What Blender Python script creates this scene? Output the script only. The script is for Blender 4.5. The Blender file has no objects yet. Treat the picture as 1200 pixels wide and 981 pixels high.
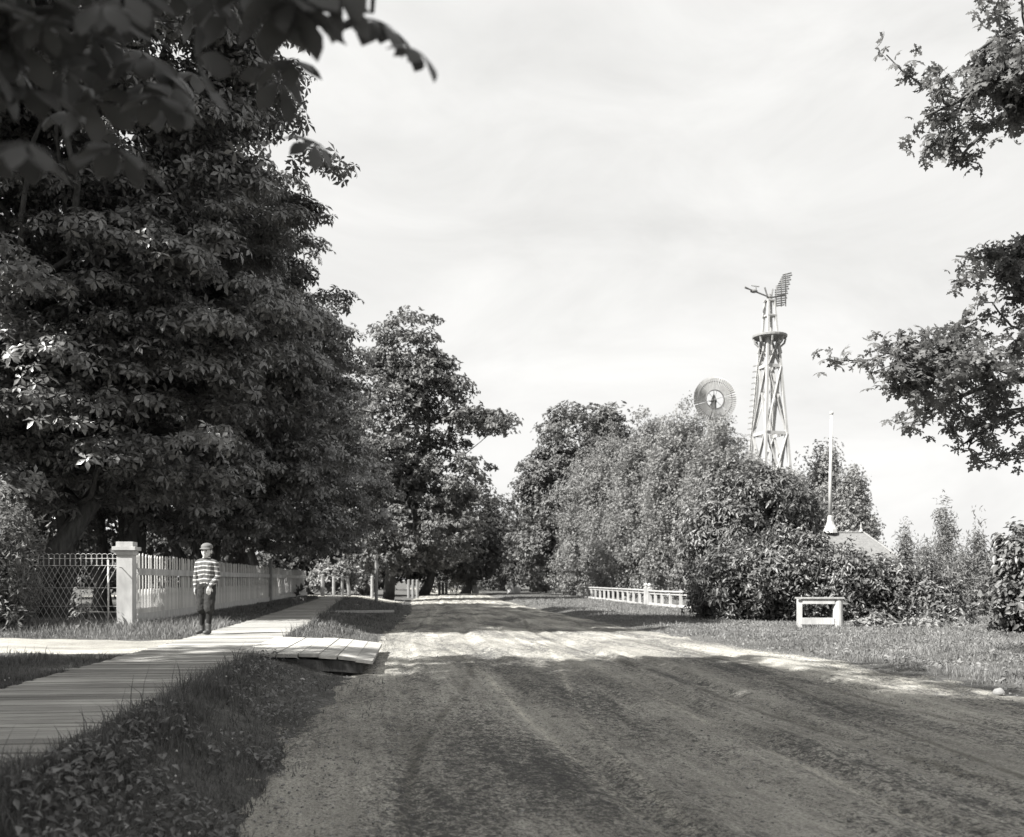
import bpy, math, random
import numpy as np
from mathutils import Vector, Matrix

random.seed(7)
RNG = np.random.default_rng(11)
scene = bpy.context.scene
COL = scene.collection
PI = math.pi

# ------------------------------------------------------------------ camera geometry
CAM_Z = 0.86          # above the boardwalk, whose surface is z = 0
F = 1100.0            # focal length in photograph pixels
HOR = 680.0
def X(px, D): return (px - 600.0) / F * D
def Z(py, D): return CAM_Z - (py - HOR) / F * D
def P(px, py, D): return Vector((X(px, D), D, Z(py, D)))
SUN = Vector((-0.84, -0.56, 1.0)).normalized()

# ------------------------------------------------------------------ tags and linking
def tag(o, label=None, cat=None, group=None, kind=None):
    if label: o['label'] = label
    if cat: o['category'] = cat
    if group: o['group'] = group
    if kind: o['kind'] = kind
    return o
def empty(name, loc, label, cat, group=None, rz=0.0):
    o = bpy.data.objects.new(name, None); COL.objects.link(o)
    o.location = loc; o.rotation_euler = (0, 0, rz); o.empty_display_size = .2
    return tag(o, label, cat, group)
def link_mesh(name, me, mat, parent=None):
    o = bpy.data.objects.new(name, me); COL.objects.link(o)
    if mat:
        me.materials.append(mat)
    if parent: o.parent = parent
    return o
def np_mesh(name, V, Fc, mat, parent=None, smooth=False, uv=None):
    """V (n,3) float, Fc (m,k) int all faces the same size"""
    V = np.asarray(V, dtype=np.float32); Fc = np.asarray(Fc, dtype=np.int32)
    me = bpy.data.meshes.new(name)
    k = Fc.shape[1]
    me.vertices.add(len(V)); me.vertices.foreach_set('co', V.ravel())
    me.loops.add(Fc.size); me.loops.foreach_set('vertex_index', Fc.ravel())
    me.polygons.add(len(Fc))
    me.polygons.foreach_set('loop_start', np.arange(0, Fc.size, k, dtype=np.int32))
    me.polygons.foreach_set('loop_total', np.full(len(Fc), k, dtype=np.int32))
    if smooth: me.polygons.foreach_set('use_smooth', np.ones(len(Fc), dtype=bool))
    me.update(calc_edges=True)
    if uv is not None:
        l = me.uv_layers.new(name='UVMap')
        l.data.foreach_set('uv', np.asarray(uv, dtype=np.float32)[Fc.ravel()].ravel())
    return link_mesh(name, me, mat, parent)

class MB:
    """collects closed solids into one mesh"""
    def __init__(s): s.v = []; s.f = []
    def add(s, vs, fs):
        n = len(s.v); s.v += [tuple(v) for v in vs]; s.f += [tuple(i + n for i in f) for f in fs]
    def box(s, x0, y0, z0, x1, y1, z1):
        s.add([(x0,y0,z0),(x1,y0,z0),(x1,y1,z0),(x0,y1,z0),(x0,y0,z1),(x1,y0,z1),(x1,y1,z1),(x0,y1,z1)],
              [(0,3,2,1),(4,5,6,7),(0,1,5,4),(1,2,6,5),(2,3,7,6),(3,0,4,7)])
    def beam(s, a, b, w, h, up=(0,0,1), w2=None, h2=None):
        a = Vector(a); b = Vector(b); d = (b - a).normalized(); up = Vector(up)
        sx = d.cross(up)
        if sx.length < 1e-3: sx = d.cross(Vector((1,0,0)))
        sx.normalize(); sz = sx.cross(d).normalized()
        w2 = w if w2 is None else w2; h2 = h if h2 is None else h2
        vs = []
        for p, ww, hh in ((a, w, h), (b, w2, h2)):
            for i, j in ((-1,-1),(1,-1),(1,1),(-1,1)):
                vs.append(p + sx*i*ww/2 + sz*j*hh/2)
        s.add(vs, [(0,1,2,3),(7,6,5,4),(0,4,5,1),(1,5,6,2),(2,6,7,3),(3,7,4,0)])
    def tube(s, pts, rad, n=8, cap=True):
        pts = [Vector(p) for p in pts]
        if not hasattr(rad, '__len__'): rad = [rad]*len(pts)
        vs = []; fs = []
        ref = None
        for i, p in enumerate(pts):
            d = (pts[min(i+1, len(pts)-1)] - pts[max(i-1, 0)]).normalized()
            if ref is None:
                ref = d.orthogonal().normalized()
            ref = (ref - d*ref.dot(d)).normalized()
            q = d.cross(ref)
            for k in range(n):
                a = 2*PI*k/n
                vs.append(p + (ref*math.cos(a) + q*math.sin(a))*rad[i])
        for i in range(len(pts)-1):
            for k in range(n):
                fs.append((i*n+k, i*n+(k+1)%n, (i+1)*n+(k+1)%n, (i+1)*n+k))
        if cap:
            fs.append(tuple(range(n))[::-1]); fs.append(tuple((len(pts)-1)*n+k for k in range(n)))
        s.add(vs, fs)
    def lathe(s, prof, n=16, c=(0,0,0)):
        vs = []; fs = []
        for r, z in prof:
            for k in range(n):
                a = 2*PI*k/n; vs.append((c[0]+r*math.cos(a), c[1]+r*math.sin(a), c[2]+z))
        for i in range(len(prof)-1):
            for k in range(n): fs.append((i*n+k, i*n+(k+1)%n, (i+1)*n+(k+1)%n, (i+1)*n+k))
        fs.append(tuple(range(n))[::-1]); fs.append(tuple((len(prof)-1)*n+k for k in range(n)))
        s.add(vs, fs)
    def ball(s, c, r, n=12, m=8, sc=(1,1,1)):
        prof = [(max(r*math.sin(PI*i/m), 1e-4), -r*math.cos(PI*i/m)) for i in range(m+1)]
        k0 = len(s.v); s.lathe(prof, n, (0,0,0))
        for i in range(k0, len(s.v)):
            v = s.v[i]; s.v[i] = (c[0]+v[0]*sc[0], c[1]+v[1]*sc[1], c[2]+v[2]*sc[2])
    def build(s, name, mat, parent=None, smooth=False, bevel=0):
        me = bpy.data.meshes.new(name); me.from_pydata(s.v, [], s.f)
        if smooth: me.polygons.foreach_set('use_smooth', [True]*len(me.polygons))
        me.update()
        o = link_mesh(name, me, mat, parent)
        if bevel:
            m = o.modifiers.new('bevel', 'BEVEL'); m.width = bevel; m.segments = 2; m.limit_method = 'ANGLE'
        return o

# ------------------------------------------------------------------ materials (all grey: the place is seen in black and white)
WARM = (1.0, 0.994, 0.976)
def g(v): return (v*WARM[0], v*WARM[1], v*WARM[2], 1)
def ntree(name):
    m = bpy.data.materials.new(name); m.use_nodes = True
    return m, m.node_tree.nodes, m.node_tree.links
def ramp(N, stops):
    r = N.new('ShaderNodeValToRGB'); e = r.color_ramp.elements
    while len(e) < len(stops): e.new(.5)
    for i, (p, v) in enumerate(stops):
        e[i].position = p; e[i].color = g(v)
    return r
def noise(N, L, vec, scale, detail=6, rough=.6, sc=None, dist=0):
    n = N.new('ShaderNodeTexNoise'); n.inputs['Scale'].default_value = scale
    n.inputs['Detail'].default_value = detail; n.inputs['Roughness'].default_value = rough
    n.inputs['Distortion'].default_value = dist
    if sc:
        mp = N.new('ShaderNodeMapping'); mp.inputs['Scale'].default_value = sc
        L.new(vec, mp.inputs['Vector']); vec = mp.outputs['Vector']
    L.new(vec, n.inputs['Vector'])
    return n.outputs['Fac']
def mixc(N, L, fac, a, b, mode='MIX'):
    m = N.new('ShaderNodeMix'); m.data_type = 'RGBA'; m.blend_type = mode
    if isinstance(fac, float): m.inputs[0].default_value = fac
    else: L.new(fac, m.inputs[0])
    for i, c in ((6, a), (7, b)):
        if isinstance(c, tuple): m.inputs[i].default_value = c
        else: L.new(c, m.inputs[i])
    return m.outputs[2]
def surf(name, lo, hi, scale=3, rough=.8, detail=6, sc=None, bump=.3, bdist=.01, bscale=None, spec=.3):
    m, N, L = ntree(name); b = N['Principled BSDF']
    tc = N.new('ShaderNodeTexCoord').outputs['Object']
    f = noise(N, L, tc, scale, detail, .62, sc)
    r = ramp(N, [(.3, lo), (.7, hi)]); L.new(f, r.inputs[0]); L.new(r.outputs[0], b.inputs['Base Color'])
    b.inputs['Roughness'].default_value = rough; b.inputs['Specular IOR Level'].default_value = spec
    if bump:
        f2 = noise(N, L, tc, bscale or scale*5, 6, .65, sc)
        bp = N.new('ShaderNodeBump'); bp.inputs['Strength'].default_value = bump; bp.inputs['Distance'].default_value = bdist
        L.new(f2, bp.inputs['Height']); L.new(bp.outputs[0], b.inputs['Normal'])
    return m
def leafmat(name, lo, hi, rough=.45, spec=.5, trans=.3, scale=2.0):
    m, N, L = ntree(name); b = N['Principled BSDF']
    tc = N.new('ShaderNodeTexCoord').outputs['Object']
    f1 = noise(N, L, tc, scale, 3, .6); f2 = noise(N, L, tc, 14, 2, .5)
    a = N.new('ShaderNodeMath'); a.operation = 'ADD'; L.new(f1, a.inputs[0]); L.new(f2, a.inputs[1])
    h = N.new('ShaderNodeMath'); h.operation = 'MULTIPLY'; h.inputs[1].default_value = .5; L.new(a.outputs[0], h.inputs[0])
    r = ramp(N, [(.36, lo), (.64, hi)]); L.new(h.outputs[0], r.inputs[0])
    L.new(r.outputs[0], b.inputs['Base Color']); b.inputs['Roughness'].default_value = rough
    b.inputs['Specular IOR Level'].default_value = spec
    t = N.new('ShaderNodeBsdfTranslucent'); L.new(r.outputs[0], t.inputs['Color'])
    mx = N.new('ShaderNodeMixShader'); mx.inputs[0].default_value = trans
    L.new(b.outputs[0], mx.inputs[1]); L.new(t.outputs[0], mx.inputs[2])
    L.new(mx.outputs[0], N['Material Output'].inputs['Surface'])
    return m
M = {}
M['chestnut'] = leafmat('chestnut_leaf', .09, .22, .32, .8, .25, 1.2)
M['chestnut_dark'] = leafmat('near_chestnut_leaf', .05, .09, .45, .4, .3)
M['elm'] = leafmat('elm_leaf', .10, .2, .5, .4, .3)
M['far'] = leafmat('far_leaf', .06, .12, .55, .3, .3)
M['poplar'] = leafmat('poplar_leaf', .20, .34, .5, .4, .35)
M['vine'] = leafmat('vine_leaf', .07, .19, .42, .5, .25)
M['oak'] = leafmat('oak_leaf', .11, .2, .5, .4, .45)
M['willow'] = leafmat('willow_leaf', .16, .28, .6, .3, .4)
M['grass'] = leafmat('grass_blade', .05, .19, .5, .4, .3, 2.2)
M['weed'] = leafmat('weed_leaf', .08, .24, .4, .6, .3, 3)
M['flower'] = surf('clover_flower', .5, .65, 20, .8, bump=0)
M['bark'] = surf('bark', .05, .13, 5, .9, sc=(3,3,.6), bump=.8, bdist=.03)
M['bark_light'] = surf('pale_bark', .14, .26, 5, .9, sc=(3,3,.6), bump=.7, bdist=.02)
M['white'] = surf('white_paint', .27, .48, 4, .6, sc=(1,1,.4), bump=.3, bdist=.004, bscale=60)
M['white_old'] = surf('worn_white_paint', .30, .48, 7, .75, sc=(2,2,.5), bump=.4, bdist=.005, bscale=60)
def picket_mat():
    m, N, L = ntree('picket_paint'); b = N['Principled BSDF']
    tc = N.new('ShaderNodeTexCoord').outputs['Object']; oi = N.new('ShaderNodeObjectInfo')
    f = noise(N, L, tc, 6, 6, .6, (1,1,.4)); r = ramp(N, [(.3,.48),(.7,.66)]); L.new(f, r.inputs[0])
    r2 = ramp(N, [(0,.72),(1,1.05)]); L.new(oi.outputs['Random'], r2.inputs[0])
    L.new(mixc(N, L, 1.0, r.outputs[0], r2.outputs[0], 'MULTIPLY'), b.inputs['Base Color']); b.inputs['Roughness'].default_value = .7
    return m
M['picket'] = picket_mat()
M['grey_wood'] = surf('weathered_wood', .2, .34, 8, .85, sc=(2,2,.5), bump=.5, bdist=.006)
M['mill_wood'] = surf('tower_paint', .3, .42, 4, .7, sc=(1,1,.4), bump=.2, bdist=.005)
M['mill_dark'] = surf('mill_iron', .1, .18, 4, .6, bump=.2)
M['mill_slat'] = surf('slat_paint', .2, .3, 4, .7, bump=.1)
M['wire'] = surf('galvanised_wire', .34, .5, 20, .45, bump=0, spec=.5)
M['stone'] = surf('pale_stone', .2, .36, 9, .85, bump=.6)
M['skin'] = surf('skin', .42, .5, 20, .55, bump=.05)
M['sweater_dark'] = None
M['trousers'] = surf('dark_wool', .028, .045, 30, .95, spec=.05, bump=.4, bdist=.003, bscale=90)
M['stocking'] = surf('stocking', .02, .032, 40, .95, spec=.05, bump=.2, bdist=.002)
M['boots'] = surf('dusty_leather', .05, .1, 20, .55, bump=.2, bdist=.003)
M['cap'] = surf('cap_cloth', .12, .17, 30, .95, spec=.05, bump=.3, bdist=.002)
M['hair'] = surf('hair', .06, .1, 60, .7, bump=.3, bdist=.003)
M['eye'] = surf('eye', .02, .03, 20, .3, bump=0)

# ------------------------------------------------------------------ lie of the land
LP = np.array([(-40,-.3),(0,-1.0),(4.8,-1.44),(8.2,-1.86),(11.9,-2.0),(20.5,-2.8),(38,-4.1),(60,-6.5),(100,-9.5),(160,-18),(400,-50)])
RP = np.array([(-40,16),(0,7.6),(9.2,5.25),(12,4.5),(15.9,3.8),(24.6,3.0),(42,1.3),(61,-.4),(100,-3.0),(160,-10),(400,-40)])
WP = np.array([(-10,-1.96),(0,-3.15),(7.4,-4.04),(11.3,-4.5),(20,-5.6),(41,-8.6),(58,-11.2),(400,-80)])
def Lx(y): return np.interp(y, LP[:,0], LP[:,1])
def Rx(y): return np.interp(y, RP[:,0], RP[:,1])
def Wl(y): return np.interp(y, WP[:,0], WP[:,1])
def Wr(y): return Wl(y) + np.interp(y, [0,15,41,60],[1.38,1.38,1.1,1.1])
def sst(t): t = np.clip(t, 0, 1); return t*t*(3-2*t)
def wob(x, y):
    return (np.sin(x*1.7+y*.6)+np.sin(y*1.3-x*.9+2)+np.sin(x*4.1+y*3.3)*.5+np.sin(x*7.7-y*6.1)*.3)/2.8
def roadz(y): return np.interp(y, [-40,5,8,12,16,24,40,60,400], [-.45,-.45,-.36,-.225,-.25,-.36,-.45,-.5,-.5])
def H(x, y):
    x = np.asarray(x, float); y = np.asarray(y, float)
    L = Lx(y); R = Rx(y); W = Wr(y)
    u = np.clip((x-L)/(R-L), 0, 1)
    zr = roadz(y) + .07*(1-(2*u-1)**2)
    zl = -.045 - .3*sst((y-50)/30)
    t = sst((x-(W+.1))/np.maximum(L-W-.05, .2))
    left = zl + (roadz(y)-zl)*t
    zt = np.interp(y, [0,8,14,24,60,100],[-.30,-.26,-.18,-.30,-.40,-.45])
    tr = sst((x-R)/.7)
    right = roadz(y) + (zt-roadz(y))*tr
    z = np.where(x < L, left, np.where(x > R, right, zr))
    inside = (x > L) & (x < R)
    amp = np.where(inside, .008, .03*np.clip((np.abs(x-np.where(x<L, W, R)))/.8, 0, 1))
    amp = np.where((x < W+.1) & (x > Wl(y)-.1), 0, amp)
    return z + amp*wob(x, y)
def Hs(x, y): return float(H(x, y))

def axis(a, b, spec):
    """non-uniform coordinate list: spec = [(upto, step)...]"""
    out = [a]
    for up, st in spec:
        while out[-1] < min(up, b) - 1e-6: out.append(min(out[-1]+st, up))
    return np.array(out)
# ground
gx = np.unique(np.concatenate([axis(-1500,-60,[(-200,260),(-60,20)]), axis(-60,-14,[(-14,2)]), axis(-14,12,[(12,.16)]), axis(12,60,[(60,2)]), axis(60,1500,[(200,20),(1500,260)])]))
gy = np.unique(np.concatenate([axis(-300,-20,[(-20,40)]), axis(-20,2,[(2,1)]), axis(2,30,[(30,.2)]), axis(30,90,[(90,1)]), axis(90,2500,[(300,15),(2500,300)])]))
GX, GY = np.meshgrid(gx, gy)
GZ = H(GX, GY)
ins = np.minimum(GX-Lx(GY), Rx(GY)-GX)
GZ = GZ - .05*sst((ins)/.35)
GZ = np.where((GX > Wl(GY)-.05) & (GX < Wr(GY)+.02) & (GY < 58), GZ-.03, GZ)
V = np.stack([GX.ravel(), GY.ravel(), GZ.ravel()], 1)
nx, ny = len(gx), len(gy)
ii = (np.arange(ny-1)[:,None]*nx + np.arange(nx-1)[None,:]).ravel()
FQ = np.stack([ii, ii+1, ii+1+nx, ii+nx], 1)
def ground_mat():
    m, N, L = ntree('turf_earth'); b = N['Principled BSDF']
    tc = N.new('ShaderNodeTexCoord').outputs['Object']
    f = noise(N, L, tc, .9, 8, .65); r = ramp(N, [(.3,.07),(.55,.12),(.75,.2)]); L.new(f, r.inputs[0])
    f2 = noise(N, L, tc, 18, 5, .7); r2 = ramp(N, [(.3,.45),(.7,1.25)]); L.new(f2, r2.inputs[0])
    c = mixc(N, L, 1.0, r.outputs[0], r2.outputs[0], 'MULTIPLY'); L.new(c, b.inputs['Base Color'])
    b.inputs['Roughness'].default_value = .95; b.inputs['Specular IOR Level'].default_value = .1
    bp = N.new('ShaderNodeBump'); bp.inputs['Strength'].default_value = 1; bp.inputs['Distance'].default_value = .03
    L.new(f2, bp.inputs['Height']); L.new(bp.outputs[0], b.inputs['Normal'])
    return m
M['ground'] = ground_mat()
tag(np_mesh('ground', V, FQ, M['ground'], smooth=True), kind='structure')

# road
def dirt_mat(name, lo, mid, hi, dark=True):
    m, N, L = ntree(name); b = N['Principled BSDF']
    uv = N.new('ShaderNodeTexCoord').outputs['UV']
    def mul(c, f, a, lo_, b_, hi_):
        r = ramp(N, [(a, lo_), (b_, hi_)]); L.new(f, r.inputs[0]); return mixc(N, L, 1.0, c, r.outputs[0], 'MULTIPLY')
    streak = noise(N, L, uv, 1.0, 6, .6, (2.0, .12, 1), .5)
    r = ramp(N, [(.34, lo), (.5, mid), (.66, hi)]); L.new(streak, r.inputs[0]); c = r.outputs[0]
    track = noise(N, L, uv, 1.0, 4, .6, (14, .22, 1), .2); c = mul(c, track, .38, .88, .62, 1.06)
    fine = noise(N, L, uv, 1.0, 7, .7, (9, 5, 1), .3); c = mul(c, fine, .36, .82, .62, 1.12)
    blotch = noise(N, L, uv, .6, 5, .6, (1, .5, 1)); c = mul(c, blotch, .38, .74, .6, 1.1)
    grit = noise(N, L, uv, 55, 3, .7); c = mul(c, grit, .38, .72, .62, 1.22)
    if dark:   # narrow wheel marks worn into the crust, wandering along the road
        sx_ = N.new('ShaderNodeSeparateXYZ'); L.new(uv, sx_.inputs[0])
        def mth(op, a, b=None):
            n_ = N.new('ShaderNodeMath'); n_.operation = op
            for q, v_ in enumerate((a, b)):
                if v_ is None: continue
                if isinstance(v_, (int, float)): n_.inputs[q].default_value = v_
                else: L.new(v_, n_.inputs[q])
            return n_.outputs[0]
        brk = noise(N, L, uv, 1.0, 5, .7, (3, 1.1, 1))
        for q, (u0, am, fr, ph, wd, tn) in enumerate(((-1.9,.2,.17,.4,.04,1.35),(-.5,.2,.17,.4,.04,1.35),(.5,.5,.17,2.,.045,.55),(1.9,.5,.17,2.05,.045,.6),(-.9,.7,.22,4.,.03,1.4),(2.7,.2,.15,1.,.045,1.25),(1.2,.9,.12,5.2,.03,.55),(-2.4,.6,.4,3.,.04,.6))):
            cv = mth('MULTIPLY', mth('SINE', mth('MULTIPLY_ADD' if False else 'ADD', mth('MULTIPLY', sx_.outputs['Y'], fr), ph)), am)
            d_ = mth('ABSOLUTE', mth('SUBTRACT', mth('SUBTRACT', sx_.outputs['X'], cv), u0))
            mr = N.new('ShaderNodeMapRange'); mr.interpolation_type = 'SMOOTHSTEP'; mr.inputs['From Min'].default_value = wd*1.8; mr.inputs['From Max'].default_value = wd*.3; mr.inputs['To Max'].default_value = 1
            L.new(d_, mr.inputs['Value'])
            b2 = N.new('ShaderNodeMapRange'); b2.inputs['From Min'].default_value = .40; b2.inputs['From Max'].default_value = .50; b2.inputs['To Max'].default_value = .9; L.new(brk, b2.inputs['Value'])
            fac = mth('MULTIPLY', mr.outputs[0], b2.outputs[0])
            c = mixc(N, L, fac, c, mixc(N, L, 1.0, c, g(tn), 'MULTIPLY'))
    if dark:   # trodden manure and chaff lying in broken flecks
        for sc_, thr, amt, v in ((8, .585, .5, .12), (19, .56, .75, .08), (44, .545, .7, .08)):
            d1 = noise(N, L, uv, sc_, 5, .7, (1, .8, 1), .6); d2 = noise(N, L, uv, .8, 4, .6, (1.4, .35, 1))
            a = N.new('ShaderNodeMath'); a.operation = 'MULTIPLY_ADD'; a.inputs[1].default_value = .55; L.new(d2, a.inputs[0]); L.new(d1, a.inputs[2])
            s_ = N.new('ShaderNodeMath'); s_.operation = 'SUBTRACT'; s_.inputs[1].default_value = .275; L.new(a.outputs[0], s_.inputs[0])
            rd = N.new('ShaderNodeMapRange'); rd.inputs['From Min'].default_value = thr-.03; rd.inputs['From Max'].default_value = thr+.03; rd.inputs['To Max'].default_value = amt
            L.new(s_.outputs[0], rd.inputs['Value']); c = mixc(N, L, rd.outputs[0], c, g(v))
    L.new(c, b.inputs['Base Color'])
    b.inputs['Roughness'].default_value = .95; b.inputs['Specular IOR Level'].default_value = .1
    ad = N.new('ShaderNodeMath'); ad.operation = 'ADD'; L.new(fine, ad.inputs[0]); L.new(grit, ad.inputs[1])
    bp = N.new('ShaderNodeBump'); bp.inputs['Strength'].default_value = 1.0; bp.inputs['Distance'].default_value = .03
    L.new(ad.outputs[0], bp.inputs['Height']); L.new(bp.outputs[0], b.inputs['Normal'])
    return m
M['road'] = dirt_mat('road_dirt', .37, .43, .50)
M['path'] = dirt_mat('path_sand', .40, .46, .52, False)
def sheet(name, mat, ys, lf, rf, nu, lift=.02, edge=.35, zf=None, rut=False, kind='structure'):
    ys = np.asarray(ys); U = np.linspace(0, 1, nu)
    YY, UU = np.meshgrid(ys, U, indexing='ij')
    Lq = lf(YY); Rq = rf(YY); XX = Lq + (Rq-Lq)*UU
    ZZ = (H(XX, YY) if zf is None else zf(XX, YY))
    w = Rq-Lq; d = np.minimum(UU, 1-UU)*w
    k = d/edge + .45*wob(XX*2.3, YY*2.1)+.3*wob(XX*9, YY*8)
    ZZ = ZZ + lift - (.045+lift)*(1-sst(k)) * (d < edge*1.6)
    if rut:
        um = UU*w
        for c0, dep, wd in ((w*.30,.035,.11),(w*.30+1.45,.035,.11),(w*.56,.03,.10),(w*.56+1.45,.03,.12),(w*.42,.015,.06),(w*.14,.02,.07)):
            cc = c0 + .08*np.sin(YY*.2+c0) + .015*np.sin(YY*1.3+c0*3)
            ZZ = ZZ - dep*np.exp(-((um-cc)/wd)**2) + dep*.5*np.exp(-((um-cc-wd*1.9)/wd)**2)
        ZZ += .006*wob(XX*5.3, YY*1.1)+.004*wob(XX*13, YY*7)+.002*wob(XX*29, YY*23)+RNG.normal(size=ZZ.shape)*.0022
    V = np.stack([XX.ravel(), YY.ravel(), ZZ.ravel()], 1)
    n = nu; i = (np.arange(len(ys)-1)[:,None]*n + np.arange(n-1)[None,:]).ravel()
    uv = np.stack([(UU*w - w*.5).ravel(), YY.ravel()], 1)
    return tag(np_mesh(name, V, np.stack([i, i+1, i+1+n, i+n], 1), mat, smooth=True, uv=uv), kind=kind)
ry = np.concatenate([np.arange(-12,2,.5), np.arange(2,20,.07), np.arange(20,60,.3), np.arange(60,165,2)])
sheet('road', M['road'], ry, lambda y: Lx(y)-.25, lambda y: Rx(y)+.2, 190, .012, .5, rut=True)
# lit earth path running off to the left of the boardwalk, and the drive far up the road
def xsheet(name, mat, xs, y0f, y1f, nv, lift=.012):
    xs = np.asarray(xs); U = np.linspace(0, 1, nv)
    XX, UU = np.meshgrid(xs, U, indexing='ij'); A = y0f(XX); B = y1f(XX); YY = A+(B-A)*UU
    d = np.minimum(UU, 1-UU)*(B-A)
    ZZ = H(XX, YY) + lift - (.03+lift)*(1-sst(d/.25 + .4*wob(XX*2, YY*3)))*(d < .4)
    V = np.stack([XX.ravel(), YY.ravel(), ZZ.ravel()], 1); n = nv
    i = (np.arange(len(xs)-1)[:,None]*n + np.arange(n-1)[None,:]).ravel()
    uv = np.stack([YY.ravel(), XX.ravel()], 1)
    return tag(np_mesh(name, V, np.stack([i, i+n, i+n+1, i+1], 1), mat, smooth=True, uv=uv), kind='structure')
PA0 = lambda x: 11.55 + 0*x - .02*(x+4.6); PA1 = lambda x: 14.2 + 0*x
xsheet('path', M['path'], np.arange(-22, -4.5, .12), PA0, PA1, 26, .02)
xsheet('far_path', M['path'], np.arange(-24, -6.2, .4), lambda x: 50+(-(x+6))*.1, lambda x: 56.5+(-(x+6))*.25, 14, .03)

# ------------------------------------------------------------------ boardwalk
def plank_mat(name, lo, hi, along):
    m, N, L = ntree(name); b = N['Principled BSDF']
    tc = N.new('ShaderNodeTexCoord').outputs['Object']
    at = N.new('ShaderNodeAttribute'); at.attribute_name = 'tone'
    sc = (2.2, 34, 34) if along == 'x' else (26, 1.2, 26)
    f = noise(N, L, tc, 1, 6, .65, sc); r = ramp(N, [(.3, lo), (.7, hi)]); L.new(f, r.inputs[0])
    r2 = ramp(N, [(0, .66), (1, 1.2)]); L.new(at.outputs['Fac'], r2.inputs[0])
    c = mixc(N, L, 1.0, r.outputs[0], r2.outputs[0], 'MULTIPLY')
    f3 = noise(N, L, tc, 1.1, 4, .6); r3 = ramp(N, [(.35,.8),(.65,1.1)]); L.new(f3, r3.inputs[0])
    c = mixc(N, L, 1.0, c, r3.outputs[0], 'MULTIPLY')
    L.new(c, b.inputs['Base Color']); b.inputs['Roughness'].default_value = .85; b.inputs['Specular IOR Level'].default_value = .2
    bp = N.new('ShaderNodeBump'); bp.inputs['Strength'].default_value = .5; bp.inputs['Distance'].default_value = .006
    L.new(f, bp.inputs['Height']); L.new(bp.outputs[0], b.inputs['Normal'])
    return m
M['plank'] = plank_mat('walk_plank', .24, .42, 'x')
M['plank2'] = plank_mat('crossing_plank', .28, .42, 'y')
def tone_attr(o, per_face_vals):
    a = o.data.attributes.new('tone', 'FLOAT', 'FACE'); a.data.foreach_set('value', np.asarray(per_face_vals, dtype=np.float32))
mb = MB(); tones = []; y = -9.0; R2 = random.Random(3)
while y < 57:
    w = R2.choice([.13,.145,.16]); y1 = y+w-R2.uniform(.012,.022)
    dx0 = R2.uniform(-.03,.03); dx1 = R2.uniform(-.03,.03); sk = -.16*1.38   # boards lie square to the walk
    xl0, xl1 = float(Wl(y))+dx0, float(Wl(y1))+dx0; xr0, xr1 = float(Wr(y))+dx1, float(Wr(y1))+dx1
    zt = -.3*float(sst((y-50)/30))
    za = zt+R2.uniform(-.005,.004); zb = zt+R2.uniform(-.005,.004)
    s2 = .08
    vs = [(xl0,y-s2,za-.035),(xr0,y+s2,zb-.035),(xr1,y1+s2,zb-.035),(xl1,y1-s2,za-.035),(xl0,y-s2,za),(xr0,y+s2,zb),(xr1,y1+s2,zb),(xl1,y1-s2,za)]
    mb.add(vs, [(0,3,2,1),(4,5,6,7),(0,1,5,4),(1,2,6,5),(2,3,7,6),(3,0,4,7)]); tones += [R2.random()]*6
    y += w
bw = mb.build('boardwalk', M['plank']); tone_attr(bw, tones); tag(bw, kind='structure')
# plank crossing from the walk to the road
mb = MB(); tones = []; x = -3.2
pr = lambda x: .012 - .022*max(0,x+3.2) - .055*max(0.0,(x+2.15))/.55
while x < -1.62:
    w = R2.uniform(.2,.3); x1 = min(x+w-.012, -1.58)
    y0 = 10.95+R2.uniform(-.06,.05); y1 = 14.0+R2.uniform(-.04,.05); sh = -.32
    za, zb = pr(x), pr(x1); j = R2.uniform(-.006,.006)
    vs = [(x,y0,za-.038+j),(x1,y0,zb-.038+j),(x1+sh,y1,zb-.038+j),(x+sh,y1,za-.038+j),(x,y0,za+j),(x1,y0,zb+j),(x1+sh,y1,zb+j),(x+sh,y1,za+j)]
    mb.add(vs, [(0,3,2,1),(4,5,6,7),(0,1,5,4),(1,2,6,5),(2,3,7,6),(3,0,4,7)]); tones += [.5+R2.random()*.5]*6
    x += w
cr = empty('plank_crossing', (-2.4, 12.4, -.2), 'pale plank bridge from the boardwalk down to the dirt road, lit by the sun', 'plank bridge')
o = mb.build('deck', M['plank2'], cr); o.matrix_parent_inverse = Matrix.Translation((2.4,-12.4,.2)); tone_attr(o, tones)
for k, yy in enumerate((11.05, 12.5, 13.85)):
    mb = MB(); sh = -.32*(yy-10.95)/3.05
    pts = [(-3.15+sh,yy,pr(-3.15)-.125),(-2.5+sh,yy,pr(-2.5)-.13),(-2.0+sh,yy,pr(-2.0)-.12),(-1.75+sh,yy,pr(-1.75)-.11)]
    for a, b_ in zip(pts, pts[1:]): mb.beam(a, b_, .08, .13)
    o = mb.build('stringer', M['bark'], cr); o.matrix_parent_inverse = Matrix.Translation((2.4,-12.4,.2))
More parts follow.
